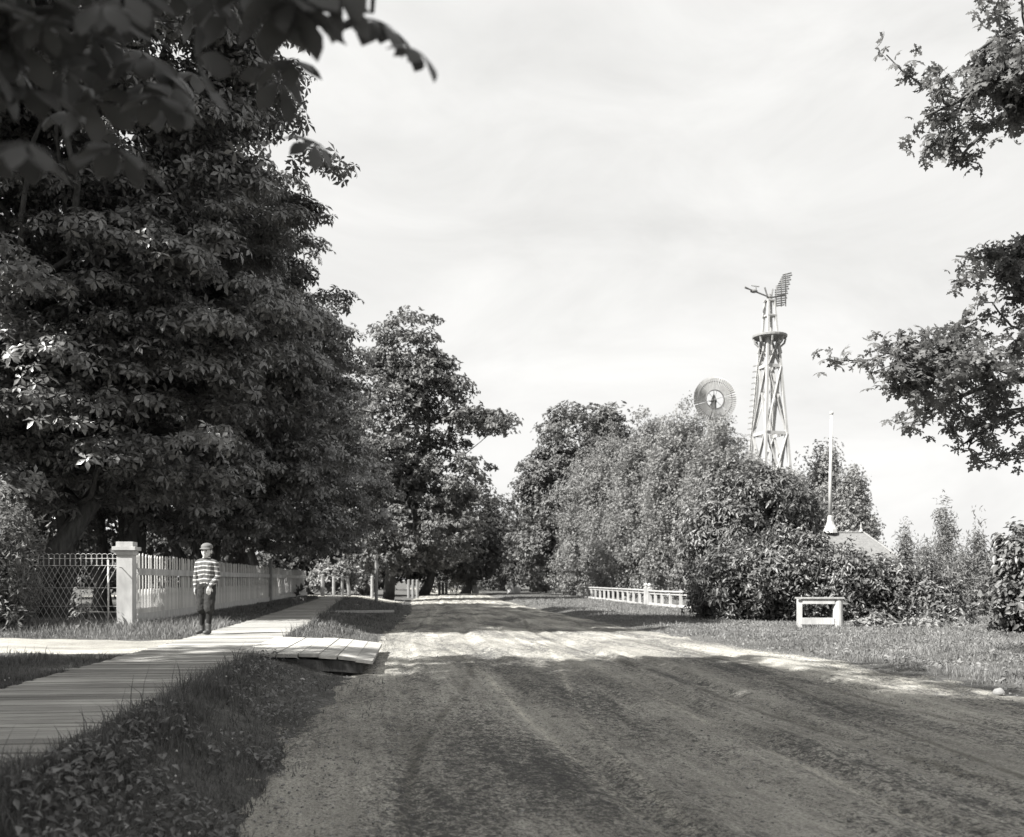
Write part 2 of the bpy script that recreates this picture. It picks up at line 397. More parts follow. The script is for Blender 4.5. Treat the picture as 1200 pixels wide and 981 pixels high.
# ------------------------------------------------------------------ leaves
def leaf_single(w=.5, fold=.12, droop=.15):
    V = np.array([(0,0,0),(.4,w/2,fold),(1,0,-droop),(.4,-w/2,fold)], float); V[:,0] -= .4
    return V, np.array([(0,2,1),(0,3,2)])
def leaf_palm(n=5, droop=.35, w=.32):
    vs = []; fs = []
    for k in range(n):
        a = 2*PI*(k/n) + .2; L = 1.0 if k % 2 else .85
        pts = [(.05,0,0),(.62*L,w/2,-droop*.25),(L,0,-droop),(.62*L,-w/2,-droop*.25),(.5*L,0,-droop*.1-.05)]
        b = len(vs)
        for x, y, z in pts: vs.append((x*math.cos(a)-y*math.sin(a), x*math.sin(a)+y*math.cos(a), z))
        fs += [(b,b+4,b+1),(b+4,b+2,b+1),(b,b+3,b+4),(b+4,b+3,b+2)]
    return np.array(vs), np.array(fs)
def leaf_palm_hi(n=6, droop=.4, w=.34):
    vs = []; fs = []
    for k in range(n):
        a = 2*PI*(k/n)+.2; L = (1.0,.85,.95,.75,.9,.8,.95)[k%7]
        prof = [(.04,.02),(.25,.16),(.5,.36),(.68,.48),(.84,.36),(.95,.12),(1.0,.0)]
        b = len(vs)
        for t, hw in prof:
            z = -droop*t*t
            for s_, dz in ((1,-.03),(0,0),(-1,-.03)):
                x = t*L; y = s_*hw*w*1.05; zz = z + (dz+.06*abs(s_)*hw)
                vs.append((x*math.cos(a)-y*math.sin(a), x*math.sin(a)+y*math.cos(a), zz))
        for i in range(len(prof)-1):
            for j in (0,1):
                p = b+i*3+j; fs += [(p,p+3,p+1),(p+1,p+3,p+4)]
    return np.array(vs), np.array(fs)
def leaf_oak():
    # lobed leaves, a spray of three
    vs = []; fs = []
    prof = [(0,.02),(.18,.16),(.28,.07),(.45,.28),(.55,.12),(.72,.27),(.8,.12),(1,.0)]
    for k, (a, L) in enumerate(((0,1),(1.1,.8),(-1.0,.85),(2.4,.7),(-2.3,.75))):
        b = len(vs)
        for t, hw in prof:
            for s_ in (1,0,-1):
                x = t*L; y = s_*hw*L; z = -.3*t*t + .08*abs(s_)*hw
                vs.append((x*math.cos(a)-y*math.sin(a), x*math.sin(a)+y*math.cos(a), z))
        for i in range(len(prof)-1):
            for j in (0,1):
                p = b+i*3+j; fs += [(p,p+3,p+1),(p+1,p+3,p+4)]
    return np.array(vs), np.array(fs)
def leaf_pair(w=.4):
    a, fa = leaf_single(w); b = a.copy(); b = b[:, [1,0,2]]*np.array([1,-1,1]) + np.array([.2,.3,-.15])
    return np.vstack([a, b]), np.vstack([fa, fa+4])
def unit(a): return a/np.maximum(np.linalg.norm(a, axis=1, keepdims=True), 1e-6)
def instances(T, C, Nn, size, rng, xdir=None):
    tv, tf = T; n = len(C)
    Nn = unit(Nn)
    t = rng.normal(size=(n,3)) if xdir is None else xdir + rng.normal(size=(n,3))*.35
    t = unit(t - Nn*np.sum(t*Nn, 1, keepdims=True)); b = np.cross(Nn, t)
    R = np.stack([t, b, Nn], 2)                      # columns
    V = np.einsum('nij,kj->nki', R, tv) * size[:,None,None] + C[:,None,:]
    Fc = tf[None] + (np.arange(n)*len(tv))[:,None,None]
    return V.reshape(-1,3), Fc.reshape(-1,3)
def clump_points(lobes, n, rc, per, rng, flat=.5, inner=.5, jag=.12, up=.6, out=.6, rnd=.5, low=-9, zmin=None, droop=.3):
    """lobes: list of (centre, radii). returns leaf centres, normals, clump centres"""
    c = np.array([l[0] for l in lobes], float); r = np.array([l[1] for l in lobes], float)
    wgt = (r[:,0]*r[:,1]+r[:,0]*r[:,2]+r[:,1]*r[:,2]); wgt /= wgt.sum()
    k = rng.choice(len(lobes), n, p=wgt)
    d = unit(rng.normal(size=(n,3)))
    f = inner + (1-inner)*rng.random(n)**.7
    f *= 1 + jag*rng.normal(size=n)
    cc = c[k] + d*r[k]*f[:,None]
    outw = unit(d/r[k])
    keep = np.ones(n, bool)
    if zmin is not None: keep = cc[:,2] > zmin
    cc, outw = cc[keep], outw[keep]; n = len(cc)
    rcn = rc*rng.uniform(.6,1.3,n)
    ct = np.repeat(np.arange(n), per)
    o = rng.normal(size=(len(ct),3)); o = unit(o)*(rng.random(len(ct))**.5)[:,None]
    rr = rcn[ct]
    off = o*rr[:,None]; off[:,2] *= flat
    rad = np.hypot(o[:,0], o[:,1]); off[:,2] -= droop*rr*rad*rad
    C = cc[ct] + off
    Nn = up*np.array([0,0,1.]) + out*outw[ct] + .35*o + rnd*rng.normal(size=(len(ct),3))
    return C, Nn, cc, off
def crown(name, parent, loc, mat, T, size, lobes, n, rc, per, seed, sizevar=.25, face_out=True, cut=None, **kw):
    rng = np.random.default_rng(seed)
    C, Nn, cc, off = clump_points(lobes, n, rc, per, rng, **kw)
    if cut is not None:
        kp = cut(C); C, Nn, off = C[kp], Nn[kp], off[kp]
    s = size*(1+sizevar*rng.normal(size=len(C))).clip(.4, 1.8)
    V, Fc = instances(T, C, Nn, s, rng, unit(off+1e-4) if face_out else None)
    V -= np.array(loc)[None]
    return np_mesh(name, V, Fc, mat, parent), cc
def limb_path(a, b, rng, bend=.15, n=5, sag=0):
    a = np.array(a, float); b = np.array(b, float); L = np.linalg.norm(b-a); pts = []
    k = rng.normal(size=3)*L*bend; k2 = rng.normal(size=3)*L*bend*.5
    for i in range(n+1):
        t = i/n; p = a+(b-a)*t + k*math.sin(PI*t) + k2*math.sin(2*PI*t); p[2] += sag*math.sin(PI*t)*L
        pts.append(tuple(p))
    return pts
def tree(name, label, base, trunk_top, r0, lobes, leafT, size, mat, n, rc, per, seed, group=None, cat='tree', bark='bark',
         nlimb=14, lean=0.05, crown_name='crown', extra=None, multi=1, limb_r=.35, cut=None, **kw):
    loc = (base[0], base[1], Hs(base[0], base[1]))
    root = empty(name, loc, label, cat, group)
    rng = np.random.default_rng(seed+1000)
    cr, cc = crown(crown_name, root, loc, mat, leafT, size, lobes, n, rc, per, seed, cut=cut, **kw)
    mt = MB(); ml = MB()
    tops = []
    for q in range(multi):
        tt = np.array(trunk_top, float).copy(); bb = np.array([0,0,-.15]) + (rng.normal(size=3)*np.array([.5,.5,0]) if multi > 1 else 0)
        if multi > 1: tt[:2] += rng.normal(size=2)*1.3
        t_rel = tt - np.array(loc)
        pts = limb_path(bb, t_rel, rng, lean, 7)
        rad = [r0*(1.35 if i == 0 else 1.05 if i == 1 else 1-.11*i) for i in range(8)]
        rad = [max(r, .02) * (1 if multi == 1 else rng.uniform(.6,1)) for r in rad]
        mt.tube(pts, rad, 10); tops.append(pts)
    mt.build('trunk', M[bark], root, smooth=True)
    if nlimb:
        sel = rng.choice(len(cc), min(nlimb, len(cc)), replace=False)
        for s_ in sel:
            pts = tops[rng.integers(len(tops))]
            tgt = cc[s_] - np.array(loc)
            k = int(rng.integers(3, 8)); st = np.array(pts[k])
            if tgt[2] < st[2]-1: st = np.array(pts[3])
            ln = np.linalg.norm(tgt-st); rr = r0*limb_r*(1-.07*k)
            lp = limb_path(st, tgt, rng, .09, 5, .06)
            ml.tube(lp, [rr*(1-.16*i)+.008 for i in range(6)], 6)
        ml.build('branches', M[bark], root, smooth=True)
    return root, cc
def lobe(px, py, D, rx, ry, rd=None):
    s = D/F; return (tuple(P(px, py, D)), (rx*s, (rd if rd else rx*s), ry*s))

PALM = leaf_palm(w=.4); PALMH = leaf_palm_hi(); PALMW = leaf_palm_hi(6, .45, .5); SING = leaf_single(); PAIR = leaf_pair(); OAK = leaf_oak(); NARROW = leaf_single(.26, .05, .3); VINE = leaf_single(.42, .1, .35)

# chestnut row behind the picket fence
CH = 'horse chestnuts in the row behind the picket fence'
chest = [
 # base, crown lobes; first tree's high front lobe is added to shade the road
 ((-11.2,21.5), [((-11.4,21.0,8.3),(5.3,4.6,5.6)),((-8.6,21.0,11.8),(3.9,3.6,3.6)),((-7.4,21.5,8.2),(3.0,3.0,3.2)),((-12.5,21,13),(3.5,3.5,3)),((-14.5,20.5,9.5),(4.2,4,4.5)),((-10.9,15.4,12.4),(3.4,2.4,1.9)),((-8.0,20.5,13.0),(3.0,3.0,3.0)),((-12.5,20,4.6),(4.2,3.3,2.6)),((-8.6,21,5.3),(3.0,3.0,3.1))], 'huge horse chestnut nearest the white gate post, its leafy crown filling the upper left'),
 ((-11.2,28.0), [((-10.4,27.5,7.4),(5.2,4.6,5.0)),((-9.6,27.5,11.0),(3.2,3.4,3.0)),((-8.6,27,4.6),(3.4,3.6,2.5)),((-7.8,27,8.8),(3.2,3.0,3.2))], 'dense horse chestnut second from the gate post, directly behind the boy'),
 ((-11.8,35.5), [((-10.6,35,6.9),(4.9,4.4,4.7)),((-10.6,35,9.6),(3.3,3.4,2.4)),((-8.6,35,4.4),(3.2,3.4,2.5)),((-8.3,34,8.6),(3.1,3.2,2.9))], 'rounded horse chestnut third from the gate post, above the far half of the picket fence'),
 ((-12.8,43.5), [((-11.6,43,6.5),(4.6,4.4,4.7)),((-8.9,43,4.8),(3.5,3.4,3.6))], 'dark horse chestnut at the far end of the picket fence'),
]
for i, (b, lb, lab) in enumerate(chest):
    per = 34 if i < 2 else 26
    n = (1000, 620, 520, 420)[i]
    tree('horse_chestnut', lab, b, (b[0]+.5, b[1], 8.5), .34, lb, PALM, .19 if i < 2 else .21, M['chestnut'], n, .85, int(per*(1.9 if i < 2 else 1.6)), 21+i, CH,
         nlimb=34, flat=.3, inner=.55, jag=.09, up=.8, out=.45, rnd=.35, zmin=2.15, multi=4, limb_r=.4, lean=.06)
# near chestnuts over the camera's left, they shade the foreground
near_a = [((-8.8,.7,8.6),(6.1,6.6,4.6)),((-6.5,1.7,8.8),(3.3,5.0,3.0))]
root, cc = tree('horse_chestnut', 'near horse chestnut overhanging the camera, its big leaves blurred at the top left', (-8.2,.2), (-8.2,.6,8.5), .38, near_a, PALMH,
     .27, M['chestnut_dark'], 620, .85, 24, 41, nlimb=30, flat=.45, inner=.3, zmin=4.2, up=.9, out=.2, rnd=.3,
     cut=lambda C: ~((C[:,1] > .5) & (C[:,0] > -.40*C[:,1]-.15) & (C[:,2] < CAM_Z+.66*C[:,1])))
# a low bough of the same tree hanging into the view
rng = np.random.default_rng(77)
tw = MB(); Cs = []; Ns = []
def hang(a, b, nleaf, sag=.05, r=.02, spread=.22):
    loc = root.location
    pts = limb_path(Vector(a)-loc, Vector(b)-loc, rng, .06, 8, sag)
    tw.tube(pts, [r*(1-.09*i)+.002 for i in range(9)], 6)
    for q in range(nleaf):
        t = rng.uniform(.25,1.02)*8; i = min(int(t), 7); f_ = t-i
        p = np.array(pts[i])*(1-f_)+np.array(pts[i+1])*f_ + np.array(loc)
        off = np.clip(rng.normal(size=3),-1.2,1.2)*spread; off[2] -= abs(off[2])*.4
        Cs.append(p+off); Ns.append(np.array([off[0]*1.2, off[1]*1.2-.35, .75])+rng.normal(size=3)*.35)
hang(P(330,-420,2.0), P(436,15,1.85), 36, .05, .010, .085)
hang(P(150,-380,2.0), P(400,15,1.8), 30, .05, .010, .095)
hang(P(300,-300,1.9), P(372,15,1.75), 22, .03, .006, .05)
hang(P(250,-300,2.0), P(320,-25,1.9), 24, .04, .008, .10)
hang(P(-350,-300,2.6), P(250,-10,2.4), 60, .03, .02, .18)
hang(P(-350,-250,2.2), P(130,40,1.9), 60, .03, .015, .15)
hang(P(-350,-100,1.9), P(40,20,1.6), 50, .03, .012, .13)
hang(P(-300,-250,3.8), P(200,60,3.4), 60, .03, .02, .22)
V, Fc = instances(PALMW, np.array(Cs), np.array(Ns), np.minimum(.115, .045+.022*np.array(Cs)[:,1])*(1+.2*rng.normal(size=len(Cs))).clip(.5,1.5), rng)
V -= np.array(root.location)[None]
np_mesh('low_bough_leaves', V, Fc, M['chestnut_dark'], root); tw.build('low_bough', M['bark'], root, smooth=True)
tree('horse_chestnut', 'near horse chestnut left of the boardwalk, shading the lower left corner', (-14.5,1.5), (-14.3,1.6,8), .38, [((-13.9,-.3,8.3),(6.3,6.4,4.8))], PALM,
     .32, M['chestnut_dark'], 380, .95, 22, 47, nlimb=14, flat=.45, inner=.3, up=.9, out=.2, zmin=4.0)
# dark undergrowth and trees behind the wire fence
tree('garden_tree', 'dark spreading tree in the garden behind the wire fence', (-19,29), (-19,29,6), .3, [((-19,29,6.2),(5.6,4.6,5.8)),((-15.5,28,3.0),(3.5,3,2.2))], PAIR, .26, M['chestnut'], 460, .8, 26, 51, nlimb=10, zmin=.9)
tree('garden_tree', 'broad dark tree deep in the garden beyond the chestnut trunks', (-17,44), (-17,44,6), .3, [((-17,45,5.0),(7.5,4,5.6)),((-24,46,5.0),(6,4,5))], PAIR, .32, M['far'], 480, 1.0, 24, 52, nlimb=8, zmin=.2)

# elm reaching over the road, behind the chestnuts
tree('elm_tree', 'tall elm beyond the chestnuts with one thin bough reaching over the road', (X(455,62),62), tuple(P(485,430,62)), .3,
     [lobe(478,410,62,42,48),lobe(505,455,62,45,42),lobe(455,500,62,60,90),lobe(520,560,62,52,55),lobe(560,492,61,40,16),lobe(500,625,62,62,45),lobe(445,640,60,40,36),lobe(450,560,62,40,60)],
     PAIR, .34, M['elm'], 800, .85, 26, 61, nlimb=40, flat=.5, inner=.6, jag=.1, zmin=1.6, limb_r=.3)
FW = 'trees closing the far end of the road'
for k, (px, D, top, rr, lab) in enumerate([
  (545,92,566,40,'middle-sized dark tree left of the road where it ends'),
  (588,118,578,42,'rounded far tree directly over the vanishing road'),
  (430,80,560,60,'dark far tree behind the four grey posts'),
  (495,84,540,60,'far tree whose crown hangs over the three fence posts'),
  (625,104,590,30,'small far tree between the road end and the big dark maple'),
  (360,78,600,50,'low far tree seen past the end of the picket fence')]):
    hh = (690-top)
    tree('shade_tree', lab, (X(px,D),D), tuple(P(px, top+hh*.35, D)), .4, [lobe(px,top+hh*.42,D,rr,hh*.42), lobe(px+rr*.4,top+hh*.65,D,rr*.8,hh*.28), lobe(px-rr*.4,top+hh*.68,D,rr*.8,hh*.26)],
         PAIR, .42, M['far'], 300, 1.1, 22, 71+k, FW, nlimb=12, flat=.5, inner=.6, jag=.1, zmin=.9)
# far wood behind everything
far_l = []
rngw = np.random.default_rng(5)
for px in range(-150, 700, 45):
    far_l.append(lobe(px+rngw.uniform(-10,10), 650+rngw.uniform(-12,10), 128, 34, 42, 5))
for px in range(700, 1500, 60):
    far_l.append(lobe(px+rngw.uniform(-10,10), 672+rngw.uniform(-3,4), 170, 38, 14, 6))
wood, _ = crown('far_wood', None, (0,0,0), M['far'], PAIR, .7, far_l, 2400, 1.5, 20, 90, flat=.6, inner=.6, zmin=-.4)
tag(wood, 'distant wood closing the horizon behind the road and gardens', 'wood', kind='stuff')

SH = 'low shrubs under the trees where the road ends'
for k, (px, D, top, rr, lab) in enumerate([(392,66,655,26,'pale rounded shrub right behind the four rough posts'),(425,74,660,18,'small pale shrub right of the four rough posts'),(503,96,664,12,'small pale shrub between the two trios of posts'),(535,100,660,16,'pale shrub right of the farther trio of posts'),(575,112,655,26,'dark low shrub behind the pale stumps'),(640,96,665,20,'shrub at the foot of the big dark maple')]):
    hh = 692-top
    tree('low_shrub', lab, (X(px,D),D), tuple(P(px,top+hh*.4,D)), .06, [lobe(px,top+hh*.5,D,rr,hh*.5)], PAIR, .3, M['poplar' if k not in (4,) else 'far'], 90, .6, 20, 191+k, SH, cat='shrub', nlimb=8, flat=.8, inner=.5, zmin=-.4, crown_name='foliage')
# right-hand side
tree('maple_tree', 'big dark maple standing right of the far end of the road', (X(668,82),82), tuple(P(672,560,82)), .5,
     [lobe(680,515,82,50,44),lobe(660,580,82,52,60),lobe(705,545,82,38,50),lobe(640,640,82,38,45),lobe(635,560,82,28,36),lobe(715,500,82,25,25)], PAIR, .38, M['elm'], 620, .95, 24, 101, nlimb=26, flat=.5, inner=.6, jag=.1, zmin=.6)
POP = 'tall leafy poplars behind the low white railing'
for k, (px, D, top, rr, lab) in enumerate([
   (690,78,528,30,'leftmost pale poplar of the thicket, beside the dark maple'),
   (722,74,508,36,'second pale poplar of the thicket, right of the leftmost one'),
   (760,66,486,40,'pale poplar behind the far part of the low white railing'),
   (800,62,480,40,'tallest pale poplar, just left of the spinning wheel windmill'),
   (845,58,496,36,'pale poplar under the windmill wheel'),
   (880,57,540,30,'short poplar in front of the left leg of the lattice tower'),
   (925,56,556,34,'shorter poplar hiding the right foot of the lattice windmill tower')]):
    hh = 704-top
    tree('poplar_tree', lab, (X(px,D),D), tuple(P(px,top+30,D)), .16, [lobe(px,top+hh*.26,D,rr*.75,hh*.26), lobe(px+rr*.3,top+hh*.5,D,rr*1.0,hh*.3), lobe(px-rr*.2,top+hh*.72,D,rr*1.1,hh*.3), lobe(px-rr*.5,top+hh*.45,D,rr*.7,hh*.28)],
         PAIR, .16, M['poplar'], 900, .6, 66, 111+k, POP, nlimb=22, flat=1.15, inner=.45, jag=.2, up=.35, out=.55, rnd=.8, zmin=-.3, bark='bark_light', droop=-.2)
for k, (px, D, top, rr, lab) in enumerate([
   (965,62,520,34,'feathery pale tree behind the flagpole'),
   (1000,60,555,26,'smaller feathery tree right of the flagpole')]):
    hh = 690-top
    tree('poplar_tree', lab, (X(px,D),D), tuple(P(px,top+20,D)), .16, [lobe(px,top+hh*.3,D,rr*.55,hh*.32), lobe(px,top+hh*.62,D,rr,hh*.36)],
         PAIR, .2, M['poplar'], 420, .6, 40, 121+k, nlimb=30, flat=1.5, inner=.4, jag=.14, up=.3, out=.6, rnd=.8, zmin=-.3, bark='bark_light', droop=-.1)
# vine covered masses
tree('vine_thicket', 'dark vine-smothered tree in front of the poplars, left of the flagpole', (X(880,34),34), tuple(P(880,600,34)), .15,
     [lobe(888,595,34,62,44,1.8),lobe(850,640,33,50,60,1.8),lobe(915,630,34,40,36,1.6),lobe(870,680,32,60,40,1.6)], VINE, .19, M['vine'], 1300, .42, 36, 131, cat='vine thicket', nlimb=14, flat=.8, inner=.65, jag=.08, up=.35, out=.7, rnd=.55, zmin=-.4, crown_name='foliage', droop=.5)
tree('vine_hedge', 'long vine hedge behind the small white stile, drooping dark leaves', (X(960,27.5),27.5), tuple(P(960,650,27.5)), .08,
     [lobe(865,688,28,52,46,1.3),lobe(925,672,27.5,58,46,1.3),lobe(985,688,27,52,42,1.3),lobe(1048,700,27,50,44,1.2),lobe(1085,714,26.5,42,34,1.0),lobe(1105,728,25.5,30,16,.8)], VINE, .15, M['vine'], 2100, .34, 34, 141, cat='hedge', nlimb=20, flat=.9, inner=.6, jag=.15, up=.3, out=.7, rnd=.6, zmin=-.35, crown_name='foliage', droop=.5, multi=3)
# wispy shrubs against the sky
WS = 'wispy pale shrubs against the sky'
for k, (px, D, top, rr, lab) in enumerate([(1062,38,620,16,'short wispy shrub just right of the vine hedge'),(1108,36,588,24,'tallest wispy shrub with bare leader tips against the sky'),(1145,37,618,20,'pale wispy shrub left of the dark bush at the right edge'),(1085,34,640,20,'low wispy shrub between the hedge and the tall wispy one'),(1130,33,650,26,'low bushy shrub in front of the wispy ones')]):
    hh = 735-top
    tree('wispy_shrub', lab, (X(px,D),D), tuple(P(px,top+6,D)), .04, [lobe(px,top+hh*.28,D,rr*.5,hh*.28), lobe(px,top+hh*.65,D,rr*1.2,hh*.36)],
         NARROW, .15, M['willow'], 210, .3, 26, 151+k, WS, cat='shrub', nlimb=26, flat=2.2, inner=.2, jag=.16, up=.2, out=.5, rnd=.9, zmin=-.3, bark='bark_light', crown_name='foliage', droop=-.2, limb_r=.5)
tree('edge_shrub', 'dark broad-leaved bush cut by the right edge of the picture', (X(1205,20),20), tuple(P(1200,650,20)), .05,
     [lobe(1205,700,20,48,48,.9),lobe(1195,650,20,24,36,.6),lobe(1250,680,20,50,70,.9)], SING, .15, M['vine'], 430, .24, 30, 161, cat='shrub', nlimb=16, flat=.9, inner=.5, up=.4, out=.6, zmin=-.3, crown_name='foliage')
tree('weed_clump', 'low leafy weeds at the foot of the hedge right of the white stile', (X(1060,23),23), tuple(P(1060,728,23)), .02,
     [lobe(1020,735,23.2,34,14,.4),lobe(1075,740,22.8,40,14,.4),lobe(1130,745,22,40,14,.4)], SING, .13, M['poplar'], 230, .2, 22, 171, cat='weeds', nlimb=6, flat=1, inner=.2, up=.6, out=.5, zmin=-.3, crown_name='foliage')
# oak boughs from an oak off the right edge
ox, oy = 12.2, 12.0
oak = empty('oak_tree', (ox, oy, Hs(ox,oy)), 'oak whose leafy boughs hang in from the right edge against the sky', 'tree')
ol = np.array(oak.location)
mt = MB(); mt.tube([(0,0,-.2),(0,0,.4),(.1,.1,2.5),(0,-.1,5),(.2,0,8),(.3,.1,11)], [.62,.5,.42,.38,.28,.15], 12); mt.build('trunk', M['bark'], oak, smooth=True)
br = MB(); Cs = []; Ns = []
rng = np.random.default_rng(301)
def bough(a, b, r, n, spread, seedpts=None, twigs=8):
    pts = limb_path(np.array(a)-ol, np.array(b)-ol, rng, .05, 8, .03); br.tube(pts, [r*(1-.105*i)+.006 for i in range(9)], 7)
    for q in range(twigs):
        t = rng.uniform(.35,1)*8; i = min(int(t),7); p = np.array(pts[i])*(1-(t-i))+np.array(pts[i+1])*(t-i)
        e = p + rng.normal(size=3)*spread*np.array([1,1,.7]) ; tp = limb_path(p, e, rng, .12, 4)
        br.tube(tp, [r*.25*(1-.2*i_)+.004 for i_ in range(5)], 5)
        for w in range(int(n*1.25)):
            s_ = rng.uniform(.3,1.1); c = p+(e-p)*s_ + rng.normal(size=3)*spread*.26
            Cs.append(c+ol); Ns.append(np.array([0,0,.7])+rng.normal(size=3)*.55)
T0 = (ox, oy, 3.4); T1 = (ox,oy,4.8)
bough(T0, P(1130,432,11.8), .13, 20, .42, twigs=14)
bough(P(1200,442,11.8), P(1052,412,11.4), .045, 22, .36, twigs=15)
bough(P(1160,440,11.6), P(1070,440,11.2), .04, 22, .34, twigs=9)
bough(P(1230,445,11.8), P(1085,485,12.2), .05, 20, .34, twigs=11)
bough(P(1240,470,11.8), P(1130,520,12.0), .04, 14, .30, twigs=7)
bough(T1, P(1180,350,11.6), .1, 20, .42, twigs=12)
bough(P(1230,370,11.6), P(1165,315,11.6), .035, 18, .36, twigs=10)
bough(P(1230,330,11.6), P(1120,300,11.6), .03, 12, .28, twigs=6)
bough(P(1230,330,11.6), P(1172,290,11.6), .03, 12, .26, twigs=5)
bough(P(1260,500,11.8), P(1205,545,11.8), .03, 14, .26, twigs=5)
bough(P(1260,400,11.8), P(1190,400,11.6), .05, 20, .4, twigs=8)
T2 = (ox,oy,7.5)
bough(T2, P(1180,100,10.5), .1, 26, .45, twigs=20)
bough(P(1240,60,10.5), P(1084,136,10.5), .04, 20, .36, twigs=10)
bough(P(1240,60,10.5), P(1118,192,10.5), .04, 18, .30, twigs=8)
bough(P(1240,20,10.5), P(1145,60,10.5), .04, 18, .38, twigs=10)
bough(P(1250,90,10.5), P(1195,150,10.5), .04, 22, .36, twigs=9)
for q in range(26):   # rest of the crown, outside the photograph
    a = rng.uniform(-1.3,1.6); e = (ox+rng.uniform(2,5)*math.cos(a), oy+4.5*math.sin(a)*rng.uniform(.3,1), rng.uniform(4,11.5))
    bough((ox,oy,min(e[2],9)-.8), e, .08, 16, .8, twigs=6)
V, Fc = instances(OAK, np.array(Cs), np.array(Ns), .105*(1+.25*rng.normal(size=len(Cs))).clip(.5,1.5), rng); V -= ol[None]
np_mesh('crown', V, Fc, M['oak'], oak); br.build('branches', M['bark'], oak, smooth=True)

# willowy bush at the left edge in front of the wire fence
tree('willow_bush', 'tall fine-leaved bush at the left edge hiding the end of the wire fence', (X(5,16.6),16.6), tuple(P(0,620,16.6)), .04,
     [lobe(-5,640,16.6,45,62,.7),lobe(0,700,16.6,48,40,.7),lobe(-50,660,16.8,50,80,.8)], NARROW, .11, M['willow'], 520, .22, 34, 181, cat='bush', nlimb=20, flat=1.6, inner=.3, jag=.12, up=.3, out=.5, rnd=.9, zmin=.0, crown_name='foliage', droop=-.1)

# ------------------------------------------------------------------ picket fence
FA = Vector((-7.0,17.35,0)); FB = Vector((-10.95,50,0)); fd = (FB-FA).normalized(); flen = (FB-FA).length
fn = Vector((fd.y, -fd.x, 0))     # toward the road
FG = 'white fences'
fence = empty('picket_fence', (FA.x, FA.y, -.04), 'long white picket fence running from the gate post beside the boardwalk', 'fence')
inv = Matrix.Translation((-FA.x, -FA.y, .04))
def fbuild(mb, name, mat, **k):
    o = mb.build(name, mat, fence, **k); o.matrix_parent_inverse = inv; return o
mb = MB(); mb.beam(FA+Vector((0,0,1.02))+fd*.16+fn*.035, FB+Vector((0,0,1.02))+fn*.035, .03, .13, bool and (0,0,1)); fbuild(mb, 'top_rail', M['white'])
mb = MB(); mb.beam(FA+Vector((0,0,.30))+fd*.16+fn*-.035, FB+Vector((0,0,.30))+fn*-.035, .04, .09); fbuild(mb, 'bottom_rail', M['white_old'])
mb = MB(); mb.beam(FA+Vector((0,0,.11))+fd*.16+fn*.032, FB+Vector((0,0,.11))+fn*.032, .025, .24); fbuild(mb, 'base_board', M['white_old'])
pk = MB()   # one pointed picket, local at origin, in the plane of local x
w, t, h = .07, .017, 1.38
prof = [(-w/2,.0),(w/2,.0),(w/2,h-.05),(.008,h),(-.008,h),(-w/2,h-.05)]
vs = [(x_, -t/2, z_) for x_, z_ in prof]+[(x_, t/2, z_) for x_, z_ in prof]
pk.add(vs, [(0,1,2,3,4,5),(11,10,9,8,7,6)]+[(i,(i+6),(i+1)%6+6,(i+1)%6) for i in range(6)])
p0 = pk.build('picket', M['picket'], fence); ang = math.atan2(fd.y, fd.x)
rest = MB(); SPC = .215; npk = int((flen-.3)/SPC); R3 = random.Random(8)
for i in range(npk):
    s_ = .24+i*SPC
    pos = fd*s_ + fn*.0; dz = R3.uniform(-.015,.015)
    if i < 100:
        o = p0 if i == 0 else p0.copy()
        if i: COL.objects.link(o); o.parent = fence
        o.location = (pos.x, pos.y, .02+dz); o.rotation_euler = (R3.uniform(-.008,.008), R3.uniform(-.012,.012), ang)
    else:
        c_, s2_ = math.cos(ang), math.sin(ang)
        rest.add([(FA.x+pos.x+v[0]*c_-v[1]*s2_, FA.y+pos.y+v[0]*s2_+v[1]*c_, -.02+dz+v[2]) for v in pk.v], pk.f)
shp = MB(); h2 = .70
prof = [(-.03,0),(.03,0),(.03,h2-.12),(0,h2),(-.03,h2-.12)]
vs = [(x_, -t/2, z_) for x_, z_ in prof]+[(x_, t/2, z_) for x_, z_ in prof]
shp.add(vs, [(0,1,2,3,4),(9,8,7,6,5)]+[(i,(i+5),(i+1)%5+5,(i+1)%5) for i in range(5)])
q0 = shp.build('short_picket', M['picket'], fence); srest = MB()
for i in range(npk):
    for du in (.5,):
        s_ = .24+(i+du)*SPC; pos = fd*s_; dz = R3.uniform(-.02,.01)
        if i < 100:
            o = q0 if i == 0 else q0.copy()
            if o is not q0: COL.objects.link(o); o.parent = fence
            o.location = (pos.x, pos.y, .04+dz); o.rotation_euler = (0, R3.uniform(-.02,.02), ang)
        else:
            c_, s2_ = math.cos(ang), math.sin(ang)
            srest.add([(FA.x+pos.x+v[0]*c_-v[1]*s2_, FA.y+pos.y+v[0]*s2_+v[1]*c_, dz+v[2]) for v in shp.v], shp.f)
tag(fbuild(rest, 'picket_run', M['white']), kind='stuff')
tag(fbuild(srest, 'short_picket_run', M['white']), kind='stuff')
for s_ in (4.6,9.2,13.8,18.2,22.8,27.4,32.6):
    p = FA+fd*s_-fn*.06; mb = MB(); hh = 1.25 if abs(s_-18.2) > .1 else 1.62
    if hh > 1.5: p = FA+fd*s_+fn*.07
    mb.box(p.x-.06,p.y-.06,-.1,p.x+.06,p.y+.06,hh); fbuild(mb, 'post', M['white_old'] if hh < 1.5 else M['grey_wood'])
